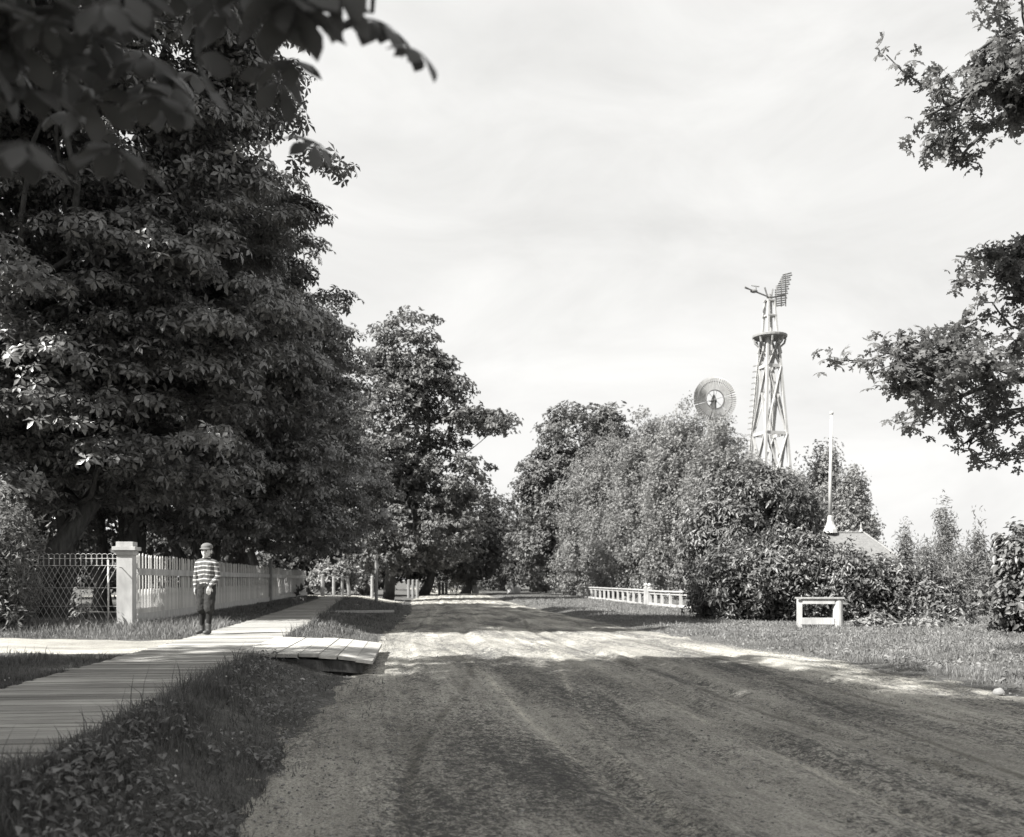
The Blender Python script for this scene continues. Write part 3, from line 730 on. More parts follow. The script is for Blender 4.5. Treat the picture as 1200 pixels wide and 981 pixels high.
# the corner gate post
gp = empty('gate_post', (-7.06,17.2,-.04), 'stout square white gate post with stepped cap at the fence corner', 'post')
mb = MB(); mb.box(-.14,-.14,-.1,.14,.14,1.42); mb.build('shaft', M['white'], gp, bevel=.008)
mb = MB(); mb.box(-.165,-.165,1.36,.165,.165,1.42+.02); mb.box(-.205,-.205,1.442,.205,.205,1.51); mb.box(-.15,-.15,1.512,.15,.15,1.60); mb.build('cap', M['white'], gp, bevel=.006)
mb = MB(); mb.box(-.15,-.15,-.05,.15,.15,.14); mb.build('plinth', M['white_old'], gp, bevel=.006)
mb = MB(); mb.tube([(-.05,-.14,1.13),(-.05,-.26,1.13)], .008, 6); mb.build('hook', M['mill_dark'], gp)
gp.rotation_euler = (0,0,.12)
# ------------------------------------------------------------------ wire fence with looped top
wf = empty('wire_fence', (-12.5,17.3,-.04), 'ornamental woven wire fence with looped top left of the gate post', 'fence')
x0w, x1w = -8.0, 5.3     # local
def wpost(xx):
    mb = MB(); mb.tube([(xx,.02,-.1),(xx,.02,1.28)], .018, 8); mb.build('post', M['wire'], wf, smooth=True)
for xx in (5.05, 1.2, -3.0, -7.2): wpost(xx)
mb = MB()
for zz, r in ((1.30,.0055),(1.17,.005),(.76,.004),(.42,.004),(.1,.004)): mb.tube([(x0w,0,zz),(x1w,0,zz)], r, 6)
mb.build('line_wires', M['wire'], wf)
mb = MB(); s_ = x0w
while s_ < x1w-.1:
    pts = [(s_,.006,.0+1.17)]+[(s_+.055-.055*math.cos(a)+.0, .006, 1.34+.05*math.sin(a)) for a in np.linspace(0,PI,7)]+[(s_+.11,.006,1.17)]
    mb.tube(pts, .0042, 5); s_ += .098
mb.build('loops', M['wire'], wf)
mb = MB(); s_ = x0w
while s_ < x1w:
    for sg in (1,-1):
        e = s_+sg*.62
        a = (s_,.005*sg,1.17); b_ = (e,.005*sg,.06)
        if x0w <= e <= x1w: mb.tube([a,b_], .0034, 5)
    s_ += .105
mb.build('diamond_mesh', M['wire'], wf)
# flowering stalk by the wire fence
fs = empty('tall_weed', (X(94,16.7),16.7,-.04), 'tall pale leafy weed standing in front of the wire fence', 'plant')
mb = MB(); mb.tube([(0,0,0),(.02,0,.4),(0,.02,.95)], [.012,.01,.005], 6); mb.build('stem', M['weed'], fs)
rng = np.random.default_rng(9); C = []; Nn = []; S = []
for k in range(60):
    z = rng.uniform(.05,.95); a = rng.uniform(0,2*PI); r = (.16*(1-z)+.05)
    C.append((r*math.cos(a), r*math.sin(a), z)); Nn.append((math.cos(a)*.5,math.sin(a)*.5,.8)); S.append(.15*(1.1-z*.6))
V, Fc = instances(leaf_single(.45), np.array(C), np.array(Nn), np.array(S), rng, unit(np.array(C)*np.array([1,1,0])+1e-4)); np_mesh('leaves', V, Fc, M['willow'], fs)

# ------------------------------------------------------------------ low white railing on the right, and the stile
RG = 'low white railings along the right verge'
def railing(pts, label, zb, h, nb, capends=()):
    base = Vector(pts[0]); root = empty('low_railing', (base.x, base.y, zb), label, 'railing', RG)
    P3 = [Vector((p[0]-base.x, p[1]-base.y, 0)) for p in pts]
    def seg(z, w_, h_, name, mat):
        mb = MB()
        for a, b_ in zip(P3, P3[1:]): mb.beam(a+Vector((0,0,z)), b_+Vector((0,0,z)), w_, h_)
        mb.build(name, mat, root)
    seg(h-.03, .2, .06, 'cap_rail', M['white']); seg(h-.13, .05, .12, 'upper_rail', M['white']); seg(.2, .05, .13, 'lower_rail', M['white'])
    tot = [0]
    for a, b_ in zip(P3, P3[1:]): tot.append(tot[-1]+(b_-a).length)
    for i in range(nb+1):
        s_ = tot[-1]*i/nb
        for j in range(len(P3)-1):
            if s_ <= tot[j+1]+1e-6:
                p = P3[j].lerp(P3[j+1], (s_-tot[j])/(tot[j+1]-tot[j])); break
        mb = MB(); mb.box(p.x-.06,p.y-.07,-.15,p.x+.06,p.y+.07,h-.065); mb.build('post', M['white'], root)
    for j in capends:
        p = P3[j]; mb = MB(); mb.box(p.x-.1,p.y-.1,-.1,p.x+.1,p.y+.1,h+.08); mb.lathe([(.11,0),(.12,.03),(.05,.06),(.09,.12),(.1,.17),(.06,.23),(.01,.25)], 12, (p.x,p.y,h+.08)); mb.build('newel', M['white'], root)
    return root
def gp_(px, D): return (X(px,D), D)
railing([gp_(684,68), gp_(705,61), gp_(728,54), gp_(757,47)], 'far run of low white railing curving towards the vine hedge', -.55, .95, 13, (3,))
railing([gp_(761,46), gp_(780,43), gp_(801,41), gp_(830,39)], 'near run of low white railing disappearing into the vine hedge', -.5, .88, 6, (0,))
st = empty('white_stile', (X(961,22.6),22.6,Hs(X(961,22.6),22.6)), 'short weathered white railing piece with thick round post on the grass verge', 'railing')
mb = MB(); mb.box(-.5,-.05,-.1,-.42,.05,.68); mb.build('square_post', M['white'], st, bevel=.006)
mb = MB(); mb.box(-.46,.42,-.1,-.36,.52,.68); mb.build('rear_post', M['white_old'], st, bevel=.006)
mb = MB(); mb.tube([(.42,.02,-.15),(.42,.02,.3),(.425,.02,.69)], [.125,.115,.105], 16); mb.build('round_post', M['white_old'], st, smooth=False)
mb = MB(); mb.box(-.56,-.11,.69,.55,.2,.73); mb.build('top_plank', M['grey_wood'], st, bevel=.004)
mb = MB(); mb.box(-.42,-.075,.57,.33,-.045,.688); mb.build('upper_board', M['white'], st, bevel=.003)
mb = MB(); mb.box(-.45,-.085,.08,.32,-.052,.24); mb.build('lower_board', M['white'], st, bevel=.003)
mb = MB(); mb.beam((-.44,-.02,.6),(-.41,.47,.6),.04,.12); mb.build('side_board', M['white_old'], st)
st.rotation_euler = (0,0,-.12)
# ------------------------------------------------------------------ windmills
D = 60; s = D/F
wm = empty('windmill', (X(902,D), D, -.42), 'tall white lattice tower windmill with round platform and slatted tail vane', 'windmill', rz=.3)
zg = -.42
def hw(z): return np.interp(z, [0,16.75], [1.42,.36])
ZT = Z(396,D)-zg
for sx in (-1,1):
    for sy in (-1,1):
        mb = MB(); mb.beam((sx*hw(0),sy*hw(0),0),(sx*.37,sy*.37,ZT),.2,.2,(0,1,0),.15,.15); mb.build('tower_leg', M['mill_wood'], wm)
lev = [0.6, 5.6, Z(509,D)-zg, Z(430,D)-zg, ZT-.15]
for k, z in enumerate(lev[:-1]):
    mb = MB(); a = hw(z)
    for i in range(4):
        c = [(-1,-1),(1,-1),(1,1),(-1,1)]; p, q = c[i], c[(i+1)%4]
        mb.beam((p[0]*a,p[1]*a,z),(q[0]*a,q[1]*a,z),.09,.2)
    mb.build('girt', M['mill_wood'], wm)
for z0, z1 in zip(lev, lev[1:]):
    a, b_ = hw(z0), hw(z1)
    mb = MB()
    for i in range(4):
        c = [(-1,-1),(1,-1),(1,1),(-1,1)]; p, q = c[i], c[(i+1)%4]
        n_ = Vector(((p[0]+q[0])/2,(p[1]+q[1])/2,0))
        mb.beam(Vector((p[0]*a,p[1]*a,z0))+n_*.04,Vector((q[0]*b_,q[1]*b_,z1))+n_*.04,.05,.17,n_)
        mb.beam(Vector((q[0]*a,q[1]*a,z0))-n_*.03,Vector((p[0]*b_,p[1]*b_,z1))-n_*.03,.05,.17,n_)
    mb.build('cross_brace', M['mill_wood'], wm)
mb = MB()
for i in range(44):
    z = .5+i*.365
    if z > ZT-1.6: break
    a = hw(z); mb.beam((-a-.02,a,z),(-a-.48,a,z-.12),.06,.07)
mb.beam((-hw(0)-.22,hw(0),0),(-.37-.2,.37,ZT-.5),.06,.05)
mb.build('ladder', M['mill_wood'], wm)
mb = MB(); mb.tube([(0,0,0),(0,0,ZT+2)], .035, 6); mb.build('pump_rod', M['mill_wood'], wm)
mb = MB(); mb.lathe([(.95,ZT-.05),(1.08,ZT),(1.1,ZT+.12),(1.0,ZT+.16)], 24); mb.build('platform', M['mill_slat'], wm)
for i in range(8):
    a = PI/8+i*PI/4; c_, s_ = math.cos(a), math.sin(a)
    mb = MB(); pts = [(1.0*c_,1.0*s_,ZT-.06),(.92*c_,.92*s_,ZT-.35),(.66*c_,.66*s_,ZT-.6),(.72*c_,.72*s_,ZT-.95),(.52*c_,.52*s_,ZT-1.25)]
    mb.tube(pts, [.06,.07,.06,.07,.04], 6); mb.build('bracket', M['mill_slat'], wm)
TOP = Z(352,D)-zg
for sx in (-1,1):
    for sy in (-1,1):
        mb = MB(); mb.beam((sx*.34,sy*.34,ZT+.16),(sx*.2,sy*.2,TOP),.13,.13,(0,1,0)); mb.build('mast_leg', M['mill_wood'], wm)
mb = MB()
for z, a in ((ZT+1.35,.30),(TOP-.08,.24)):
    mb.box(-a-.04,-a-.04,z,a+.04,a+.04,z+.1)
mb.build('mast_band', M['mill_wood'], wm)
hd = bpy.data.objects.new('head', None); COL.objects.link(hd); hd.parent = wm; hd.location = (0,0,TOP); hd.rotation_euler = (0,0,-.3)
mb = MB(); mb.lathe([(.16,0),(.14,.12),(.2,.18),(.12,.35),(.03,.42)], 10); mb.tube([(-.1,0,.1),(-.35,-.1,.8)],.05,6); mb.tube([(.1,0,.1),(.22,.1,.75)],.05,6); mb.build('gear_casting', M['mill_dark'], hd)
mb = MB(); mb.tube([(.1,0,.15),(-1.55,-.7,.52)], .05, 7); mb.tube([(-.95,-.42,.4),(-1.0,-.45,.75)],.025,5); mb.tube([(-1.25,-.3,.85),(-.8,-.5,.72)],.035,5); mb.build('weight_arm', M['mill_dark'], hd)
mb = MB(); mb.ball((-1.15,-.52,.43), .15, 12, 8, (1.6,1,.8)); mb.tube([(-1.5,-.68,.51),(-1.8,-.81,.58)], [.05,.07], 7); mb.build('counterweight', M['mill_dark'], hd)
mb = MB(); mb.tube([(0,0,.15),(1.2,.9,.62)], .05, 7); mb.build('tail_rod', M['mill_dark'], hd)
mb = MB(); ud = Vector((.8,.6,0)).normalized()
for i in range(15):   # slatted vane
    f_ = i/14; z = -.35+f_*2.05
    a0 = .50 - .0*f_; a1 = 1.75+.0*f_
    a0 = .48+max(0,f_-.5)*1.6; a1 = 1.45+f_*.75+ (.12 if i % 2 else 0)
    mb.beam(ud*a0+Vector((.02,0,z+a0*.12)), ud*a1+Vector((.02,0,z+a1*.22)), .03, .085, (0,0,1))
mb.build('vane_slats', M['mill_slat'], hd)
mb = MB()
for a0, z0, z1 in ((.62,-.32,.95),(1.15,-.2,1.55),(1.6,-.1,1.95)): mb.beam(ud*a0+Vector((.02,0,z0)), ud*a0+Vector((.02,0,z1+.1)), .06,.06,(0,1,0))
mb.build('vane_battens', M['mill_slat'], hd)
# second mill
D = 74; s = D/F
w2 = empty('windmill', (X(838,D), D, -.45), 'smaller windmill whose round bladed wheel faces the road above the poplars', 'windmill')
ZH = Z(468,D)+.45
for sx in (-1,1):
    for sy in (-1,1):
        mb = MB(); mb.beam((sx*1.3,sy*1.3+.8,0),(sx*.14,sy*.14+.8,ZH-.2),.13,.13,(0,1,0)); mb.build('tower_leg', M['mill_slat'], w2)
mb = MB(); zz = [.5,4,7.5,10.5,13,ZH-.6]
for z0, z1 in zip(zz, zz[1:]):
    a = np.interp(z0,[0,ZH],[1.3,.14]); b_ = np.interp(z1,[0,ZH],[1.3,.14])
    for i in range(4):
        c = [(-1,-1),(1,-1),(1,1),(-1,1)]; p, q = c[i], c[(i+1)%4]
        mb.beam((p[0]*a,p[1]*a+.8,z0),(q[0]*b_,q[1]*b_+.8,z1),.06,.1); mb.beam((p[0]*a,p[1]*a+.8,z0),(q[0]*a,q[1]*a+.8,z0),.06,.1)
mb.build('bracing', M['mill_slat'], w2)
wh = bpy.data.objects.new('wheel', None); COL.objects.link(wh); wh.parent = w2; wh.location = (0,0,ZH); wh.rotation_euler = (0,0,.18)
def ring(r, w_, d): 
    mb = MB(); n = 48; pts = [(r*math.cos(2*PI*i/n),0,r*math.sin(2*PI*i/n)) for i in range(n+1)]; mb.tube(pts, w_, 6, False); return mb
for r, ww in ((.74,.05),(1.42,.035),): ring(r, ww, .05).build('rim', M['mill_dark'], wh)
mb = MB()
for i in range(6):
    a = 2*PI*i/6+.3; mb.tube([(0,0.1,0),(.74*math.cos(a),0,.74*math.sin(a))], .018, 5)
mb.build('spokes', M['mill_dark'], wh)
for q in range(6):
    mb = MB()
    for i in range(10):
        a = 2*PI*(q/6+(i+.5)/62)+.3; er = Vector((math.cos(a),0,math.sin(a))); et = Vector((-math.sin(a),0,math.cos(a)))
        n_ = (Vector((0,-1,0))*.85+et*.5).normalized()
        p_, q_ = er*.78, er*1.78
        tdir = er.cross(n_).normalized()
        vs = [p_-tdir*.045, p_+tdir*.045, q_+tdir*.098, q_-tdir*.098]
        vs = [v+n_*.008 for v in vs]+[v-n_*.008 for v in vs]
        mb.add(vs, [(0,1,2,3),(7,6,5,4),(0,4,5,1),(1,5,6,2),(2,6,7,3),(3,7,4,0)])
    mb.build('blade_section', M['mill_wood'], wh)
mb = MB(); mb.lathe([(.2,-1),(.2,-.2),(.26,-.1),(.2,.1),(.1,.35),(.03,.5),(.02,1.0)], 10, (0,.45,ZH)); mb.tube([(0,.5,ZH),(0,-.1,ZH)],.08,8); mb.build('head', M['mill_dark'], w2)
mb = MB(); mb.tube([(-.1,.5,ZH-.1),(-.75,.9,ZH-1.05)], .04, 6); mb.ball((-.72,.88,ZH-1.0), .12,8,6); mb.tube([(-.45,.4,ZH-.05),(-.15,.4,ZH-.1)],.04,5); mb.build('weight_lever', M['mill_dark'], w2)

# ------------------------------------------------------------------ pavilion with flagpole
D = 45; s = D/F
rz0 = Z(624,D); x0, x1 = X(958,D), X(1012,D)
pav = empty('pavilion', ((x0+x1)/2, D, -.45), 'small building with shingled hip roof half hidden behind the vine hedge', 'building')
cx = (x0+x1)/2; zb = .45
mb = MB(); hx, hy = (x1-x0)/2+1.1, 1.5; ez = rz0-1.25+zb; rz_ = rz0+zb
mb.box(-hx+.25,-hy+.25,0,hx-.25,hy-.25,ez+.02); mb.build('walls', M['white_old'], pav)
def shingle():
    m, N, L = ntree('shingles'); b = N['Principled BSDF']
    tc = N.new('ShaderNodeTexCoord').outputs['Object']
    br_ = N.new('ShaderNodeTexBrick'); mp = N.new('ShaderNodeMapping'); mp.inputs['Rotation'].default_value = (PI/2,0,0)
    L.new(tc, mp.inputs[0]); L.new(mp.outputs[0], br_.inputs[0]); br_.inputs['Scale'].default_value = 6
    br_.inputs['Color1'].default_value = g(.12); br_.inputs['Color2'].default_value = g(.17); br_.inputs['Mortar'].default_value = g(.15)
    br_.inputs['Mortar Size'].default_value = .02
    L.new(br_.outputs[0], b.inputs['Base Color']); b.inputs['Roughness'].default_value = .85; return m
mb = MB(); rx_ = (x1-x0)/2
mb.add([(-hx,-hy,ez),(hx,-hy,ez),(hx,hy,ez),(-hx,hy,ez),(-rx_,0,rz_),(rx_,0,rz_),(-hx,-hy,ez-.08),(hx,-hy,ez-.08),(hx,hy,ez-.08),(-hx,hy,ez-.08)],
       [(0,1,5,4),(1,2,5),(2,3,4,5),(3,0,4),(9,8,7,6),(0,6,7,1),(1,7,8,2),(2,8,9,3),(3,9,6,0)])
rf = mb.build('roof', shingle(), pav)
mb = MB(); mb.beam((-rx_-.05,0,rz_+.02),(rx_+.05,0,rz_+.02),.12,.05); 
for sx in (-1,1):
    for sy in (-1,1): mb.beam((sx*rx_,0,rz_+.02),(sx*hx,sy*hy,ez+.03),.09,.04)
mb.build('ridge_cap', M['grey_wood'], rf)
for xx in (X(1009,D)-cx,):
    mb = MB(); mb.lathe([(.09,0),(.07,.08),(.03,.15),(.04,.25),(.01,.45)], 10, (xx,0,rz_+.04)); mb.build('finial', M['white'], rf)
px = X(973,D)-cx
fp = empty('flagpole', (X(973,D), D, rz0+.03), 'white flagpole on a flared base standing on the hip roof ridge', 'flagpole')
mb = MB(); mb.lathe([(.36,-.06),(.32,.1),(.21,.32),(.15,.5),(.13,.72),(.09,.8)], 8); mb.build('base', M['white'], fp)
mb = MB(); mb.tube([(0,0,.78),(0,0,2.5),(.06,0,Z(487,D)-rz0)], [.095,.08,.06], 10); mb.build('pole', M['white_old'], fp, smooth=True)
mb = MB(); mb.ball((.06,0,Z(485,D)-rz0), .1, 10, 8); mb.build('ball', M['white_old'], fp, smooth=True)

# ------------------------------------------------------------------ posts and bits up the road
def post(px, D, ptop, r, label, grp, mat='grey_wood', lean=0):
    x = X(px,D); z = Hs(x,D); h = Z(ptop,D)-z
    o = empty('wooden_post', (x,D,z), label, 'post', grp)
    mb = MB(); mb.tube([(0,0,-.15),(lean*.5,0,h*.5),(lean,0,h)], [r,r*.95,r*.9], 8); mb.build('shaft', M[mat], o)
    mb = MB(); mb.lathe([(r*.92,0),(r*.9,.02),(r*.4,.05)], 8, (lean,0,h)); mb.build('top', M[mat], o)
    return o
G4 = 'four rough posts at the far end of the boardwalk'
post(378,52,674,.12,'thick dark post, leftmost of the four beyond the picket fence',G4)
post(391,53,677,.09,'second dark post beyond the end of the picket fence',G4)
post(401,52,675,.09,'pale straight post, third of the four past the picket fence',G4,'bark_light')
post(410,52,676,.1,'pale leaning post, rightmost of the four past the picket fence',G4,'bark_light',-.15)
post(436,54,676,.09,'pale short post beside the sapling stake by the road',None,'grey_wood')
post(441,50,655,.09,'tall thin dark stake beside the road, taller than its neighbours',None,'bark_light')
G3 = 'three small fence posts left of the road end'
for px, lab in ((479,'left post'),(484,'middle post'),(489,'right post')): post(px,72,680,.12,f'{lab} of the nearer trio of pale posts across the verge',G3,'bark_light')
G5 = 'farther trio of posts beside the road end'
for px, lab in ((515,'left post'),(519,'middle post'),(523,'right post')): post(px,86,683,.14,f'{lab} of the farther trio of pale posts near the road end',G5,'bark_light')
def stone(name, label, px, D, w_, h_, cat, seed, mat='stone', zoff=0):
    x = X(px,D); z = Hs(x,D)+zoff; rngs = random.Random(seed)
    mb = MB(); mb.ball((0,0,0), 1, 12, 8)
    mb.v = [(v[0]*w_*(1+.12*math.sin(v[1]*5+seed)), v[1]*w_*.8*(1+.12*math.sin(v[2]*6+seed)), max(v[2],-.3)*h_*(1+.1*math.sin(v[0]*7))) for v in mb.v]
    o = mb.build(name, M[mat], None, smooth=True); o.location = (x,D,z+h_*.25); return tag(o, label, cat)
stone('white_stone','pointed white stone standing at the far end of the road',557,92,.35,.75,'stone',3)
stone('pale_stump','pale stump right of the far road end, left one of two',598,90,.35,.95,'stump',4,'white_old')
stone('pale_stump','pale stump right of the far road end, right one of two',606,88,.35,.7,'stump',5,'white_old')
stone('marker_stone','squat pale stone at the right edge of the dirt road',1171,9.5,.06,.055,'stone',6)
stone('small_stone','small white pebble lying below the plank bridge',354,10.1,.03,.02,'pebble',7,'white')
mb = MB(); mb.beam((-1.1,0,.06),(1.1,.25,.08),.22,.06); o = mb.build('loose_board', M['plank2'] if False else M['white_old']); o.location = (X(415,26.5),26.5,Hs(X(415,26.5),26.5)+.03); tag(o,'pale loose board lying in the shaded grass beside the road','board')

# ------------------------------------------------------------------ grass and ground cover
def near_path(x, y): return (x < -4.4) & (y > 11.45) & (y < 14.25)
def grass_ok(x, y, edge=.0):
    onroad = (x > Lx(y)+.05+edge) & (x < Rx(y)-.02-edge)
    onwalk = (x > Wl(y)-.02) & (x < Wr(y)+.02)
    cross = (x > -3.6) & (x < -1.55) & (y > 10.95) & (y < 14.1)
    farp = (x < -6.2) & (y > 49) & (y < 58)
    return ~(onroad | onwalk | near_path(x, y) | cross | farp)
rg = np.random.default_rng(404)
def blades(name, x, y, h, w_, mat, label, cat):
    n = len(x); z = H(x, y)-.01
    a = rg.uniform(0, 2*PI, n); la = rg.uniform(0, 2*PI, n); lean = rg.uniform(.1,.75,n)*h
    bx, by = np.cos(a)*w_/2, np.sin(a)*w_/2
    lx, ly = np.cos(la)*lean, np.sin(la)*lean
    V = np.stack([np.stack([x-bx,y-by,z],1), np.stack([x+bx,y+by,z],1),
                  np.stack([x+lx*.35+bx*.8,y+ly*.35+by*.8,z+h*.6],1), np.stack([x+lx*.35-bx*.8,y+ly*.35-by*.8,z+h*.6],1),
                  np.stack([x+lx,y+ly,z+h*(1-.25*lean/h)],1)],1)
    b0 = (np.arange(n)*5)[:,None,None]
    Fc = (np.array([(0,1,2),(0,2,3),(3,2,4)])[None]+b0).reshape(-1,3)
    return tag(np_mesh(name, V.reshape(-1,3), Fc, mat), label, cat, kind='stuff')
def scatter(n, y0, y1, p=1.0, k=.72):
    t = rg.random(n)
    # density falls with distance
    y = y0*(y1/y0)**t; x = rg.uniform(-k, k, n)*y + 0
    return x, y
# left bank and verges
x, y = scatter(620000, 2.4, 60); m = grass_ok(x, y) & (x < Lx(y)+.25+.25*wob(x*3,y*3)) & ((x > -14) | (y > 14)) & ~((x < -7-.119*(y-17.3)) & (y > 17.6)); 
m &= (rg.random(len(x)) < np.where((x > Lx(y)-.5), .45, 1))
x, y = x[m], y[m]
clump = .5+.5*np.clip(wob(x*1.9+3, y*2.3)+.4*wob(x*6,y*5), -1, 1)
edgew = np.exp(-((x-Wr(y)-.1)/.12)**2)
h = (.03+.12*clump**1.6 + .12*edgew*rg.random(len(x)))*rg.uniform(.5,1.4,len(x))*np.where(rg.random(len(x)) < .02, 1.9, 1); h *= np.where(x > Lx(y)-.35, .6, 1); h *= np.where((x < Wl(y)), .75, 1)
w_ = np.maximum(.0055, y*.00055)*rg.uniform(.7,1.4,len(x))
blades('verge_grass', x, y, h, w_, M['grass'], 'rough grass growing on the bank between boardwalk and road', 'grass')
# right verge
x, y = scatter(700000, 6.5, 75, k=.75); m = (x > Rx(y)+.02+.18*wob(x*4,y*3)) & (x < Rx(y)+14) & (y < 75) & grass_ok(x, y)
m &= (rg.random(len(x)) < np.clip((x-Rx(y))/.5, .25, 1)); x, y = x[m], y[m]
clump = .5+.5*np.clip(wob(x*1.6, y*1.9)+.4*wob(x*6,y*5), -1, 1)
h = (.02+.09*clump**1.7)*rg.uniform(.5,1.5,len(x))*np.where(rg.random(len(x)) < .015, 2.4, 1)*np.clip((x-Rx(y))/.7+.4,.5,1); w_ = np.maximum(.005, y*.0006)*rg.uniform(.7,1.4,len(x))
M['grass_lit'] = leafmat('sunlit_grass_blade', .11, .30, .6, .25, .35, 2.0)  # paler copy of the grass for sunny ground, sunlight put into its colour
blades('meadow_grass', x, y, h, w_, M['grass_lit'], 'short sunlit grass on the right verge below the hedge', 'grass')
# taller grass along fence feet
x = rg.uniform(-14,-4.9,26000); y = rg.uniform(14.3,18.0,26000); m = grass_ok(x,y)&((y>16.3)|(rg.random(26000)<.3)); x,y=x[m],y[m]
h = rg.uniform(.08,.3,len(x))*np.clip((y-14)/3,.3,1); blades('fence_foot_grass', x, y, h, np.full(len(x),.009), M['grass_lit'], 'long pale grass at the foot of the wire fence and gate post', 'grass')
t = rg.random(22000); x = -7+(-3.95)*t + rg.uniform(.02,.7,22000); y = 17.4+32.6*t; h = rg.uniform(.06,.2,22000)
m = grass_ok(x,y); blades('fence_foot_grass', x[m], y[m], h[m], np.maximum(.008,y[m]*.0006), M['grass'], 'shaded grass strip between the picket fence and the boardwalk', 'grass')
# broad-leaved weeds, plantain and clover on the near bank
x, y = scatter(60000, 3, 14, k=.7); m = grass_ok(x, y) & (x > Wr(y)+.12) & (x < Lx(y)+.3) & (wob(x*2.2+1,y*2.7) > -.2+.3*rg.random(len(x))); x, y = x[m], y[m]
C = np.stack([x, y, H(x,y)+rg.uniform(.03,.13,len(x))],1); Nn = np.array([0,0,1.])+rg.normal(size=(len(x),3))*.45
V, Fc = instances(leaf_single(.5,.06,.3), C, Nn, rg.uniform(.02,.065,len(x)), rg); tag(np_mesh('bank_weeds', V, Fc, M['weed']), 'broad-leaved weeds and clover among the grass of the near bank', 'weeds', kind='stuff')
x, y = scatter(60000, 7, 34, k=.7); m = (x > Rx(y)+.1) & (wob(x*2.2,y*2.7) > 0); x, y = x[m], y[m]
C = np.stack([x, y, H(x,y)+rg.uniform(.01,.06,len(x))],1); Nn = np.array([0,0,1.])+rg.normal(size=(len(x),3))*.45
V, Fc = instances(leaf_single(.5,.06,.3), C, Nn, rg.uniform(.03,.09,len(x)), rg); tag(np_mesh('verge_weeds', V, Fc, M['grass_lit']), 'broad-leaved weeds among the sunlit grass of the right verge', 'weeds', kind='stuff')
x, y = scatter(60000, 3, 26, k=.7); d_ = x-Lx(y); m = (d_ > -.3) & (d_ < .85) & (wob(x*3.1+5, y*2.4)+.5*wob(x*9,y*8) > .15+d_*.9) & ~((x > -3.6) & (x < -1.5) & (y > 10.9) & (y < 14.1)); x, y = x[m], y[m]
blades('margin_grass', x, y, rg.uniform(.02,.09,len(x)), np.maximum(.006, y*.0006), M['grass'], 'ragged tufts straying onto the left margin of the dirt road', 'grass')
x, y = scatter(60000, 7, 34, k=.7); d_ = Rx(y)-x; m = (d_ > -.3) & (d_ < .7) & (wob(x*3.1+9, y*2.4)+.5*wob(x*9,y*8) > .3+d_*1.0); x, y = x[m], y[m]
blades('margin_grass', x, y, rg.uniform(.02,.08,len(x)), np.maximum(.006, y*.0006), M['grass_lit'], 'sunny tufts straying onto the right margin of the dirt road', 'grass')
# clover heads
x, y = scatter(1500, 3, 16, k=.7); m = grass_ok(x, y) & (y < 14) & (x < Lx(y)) & (rg.random(len(x)) < .15); x, y = x[m], y[m]
mb = MB()
for a, b_ in zip(x, y): mb.ball((a, b_, Hs(a,b_)+random.uniform(.05,.11)), random.uniform(.005,.009), 6, 4)
tag(mb.build('clover_flowers', M['flower'], smooth=True), 'small white clover heads in the shaded bank grass', 'flowers', kind='stuff')
# loose pebbles and clods on the road
x = rg.uniform(-2,6,22000); y = 3.5*(28/3.5)**rg.random(22000); m = (x > Lx(y)) & (x < Rx(y)+.1) & (rg.random(22000) < (.35+.65*(np.minimum(x-Lx(y), Rx(y)-x) < .9))); x, y = x[m], y[m]
oct_v = np.array([(1,0,0),(-1,0,0),(0,1,0),(0,-1,0),(0,0,.6),(0,0,-.6)],float); oct_f = np.array([(0,2,4),(2,1,4),(1,3,4),(3,0,4),(2,0,5),(1,2,5),(3,1,5),(0,3,5)])
C = np.stack([x,y,H(x,y)+.014],1); V, Fc = instances((oct_v,oct_f), C, np.array([0,0,1.])+rg.normal(size=(len(x),3))*.2, rg.uniform(.003,.012,len(x))*rg.uniform(.6,1.3,len(x)), rg)
M['clod'] = surf('clod', .10, .38, 5, .9, bump=.3)
tag(np_mesh('road_clods', V, Fc, M['clod']), 'loose clods and pebbles scattered on the dirt road', 'pebbles', kind='stuff')

# ------------------------------------------------------------------ the boy
BZ = 0.006
boy = empty('person', (X(242,14.9), 14.9, BZ), 'boy in striped sweater, cap and knickerbockers standing on the boardwalk', 'person', rz=-.12)
def chain(mb, pts, rad, n=14):
    """smooth tapered capsule chain as overlapping closed volumes"""
    pts = [Vector(p) for p in pts]
    mb.tube(pts, rad, n)
    for p, r in zip(pts, rad): mb.ball(p, r*.995, n, 10)
def remesh(mb, name, mat, parent, voxel, smooth=3):
    me = bpy.data.meshes.new(name); me.from_pydata(mb.v, [], mb.f); me.update()
    tmp = bpy.data.objects.new('tmp', me); COL.objects.link(tmp)
    m = tmp.modifiers.new('r', 'REMESH'); m.mode = 'VOXEL'; m.voxel_size = voxel; m.use_smooth_shade = True
    m2 = tmp.modifiers.new('s', 'SMOOTH'); m2.factor = .5; m2.iterations = smooth
    dg = bpy.context.evaluated_depsgraph_get(); me2 = bpy.data.meshes.new_from_object(tmp.evaluated_get(dg))
    bpy.data.objects.remove(tmp); me2.name = name
    me2.polygons.foreach_set('use_smooth', [True]*len(me2.polygons))
    me2.materials.clear()
    return link_mesh(name, me2, mat, parent)
hx_, hz_ = .0, 1.315
b = MB()
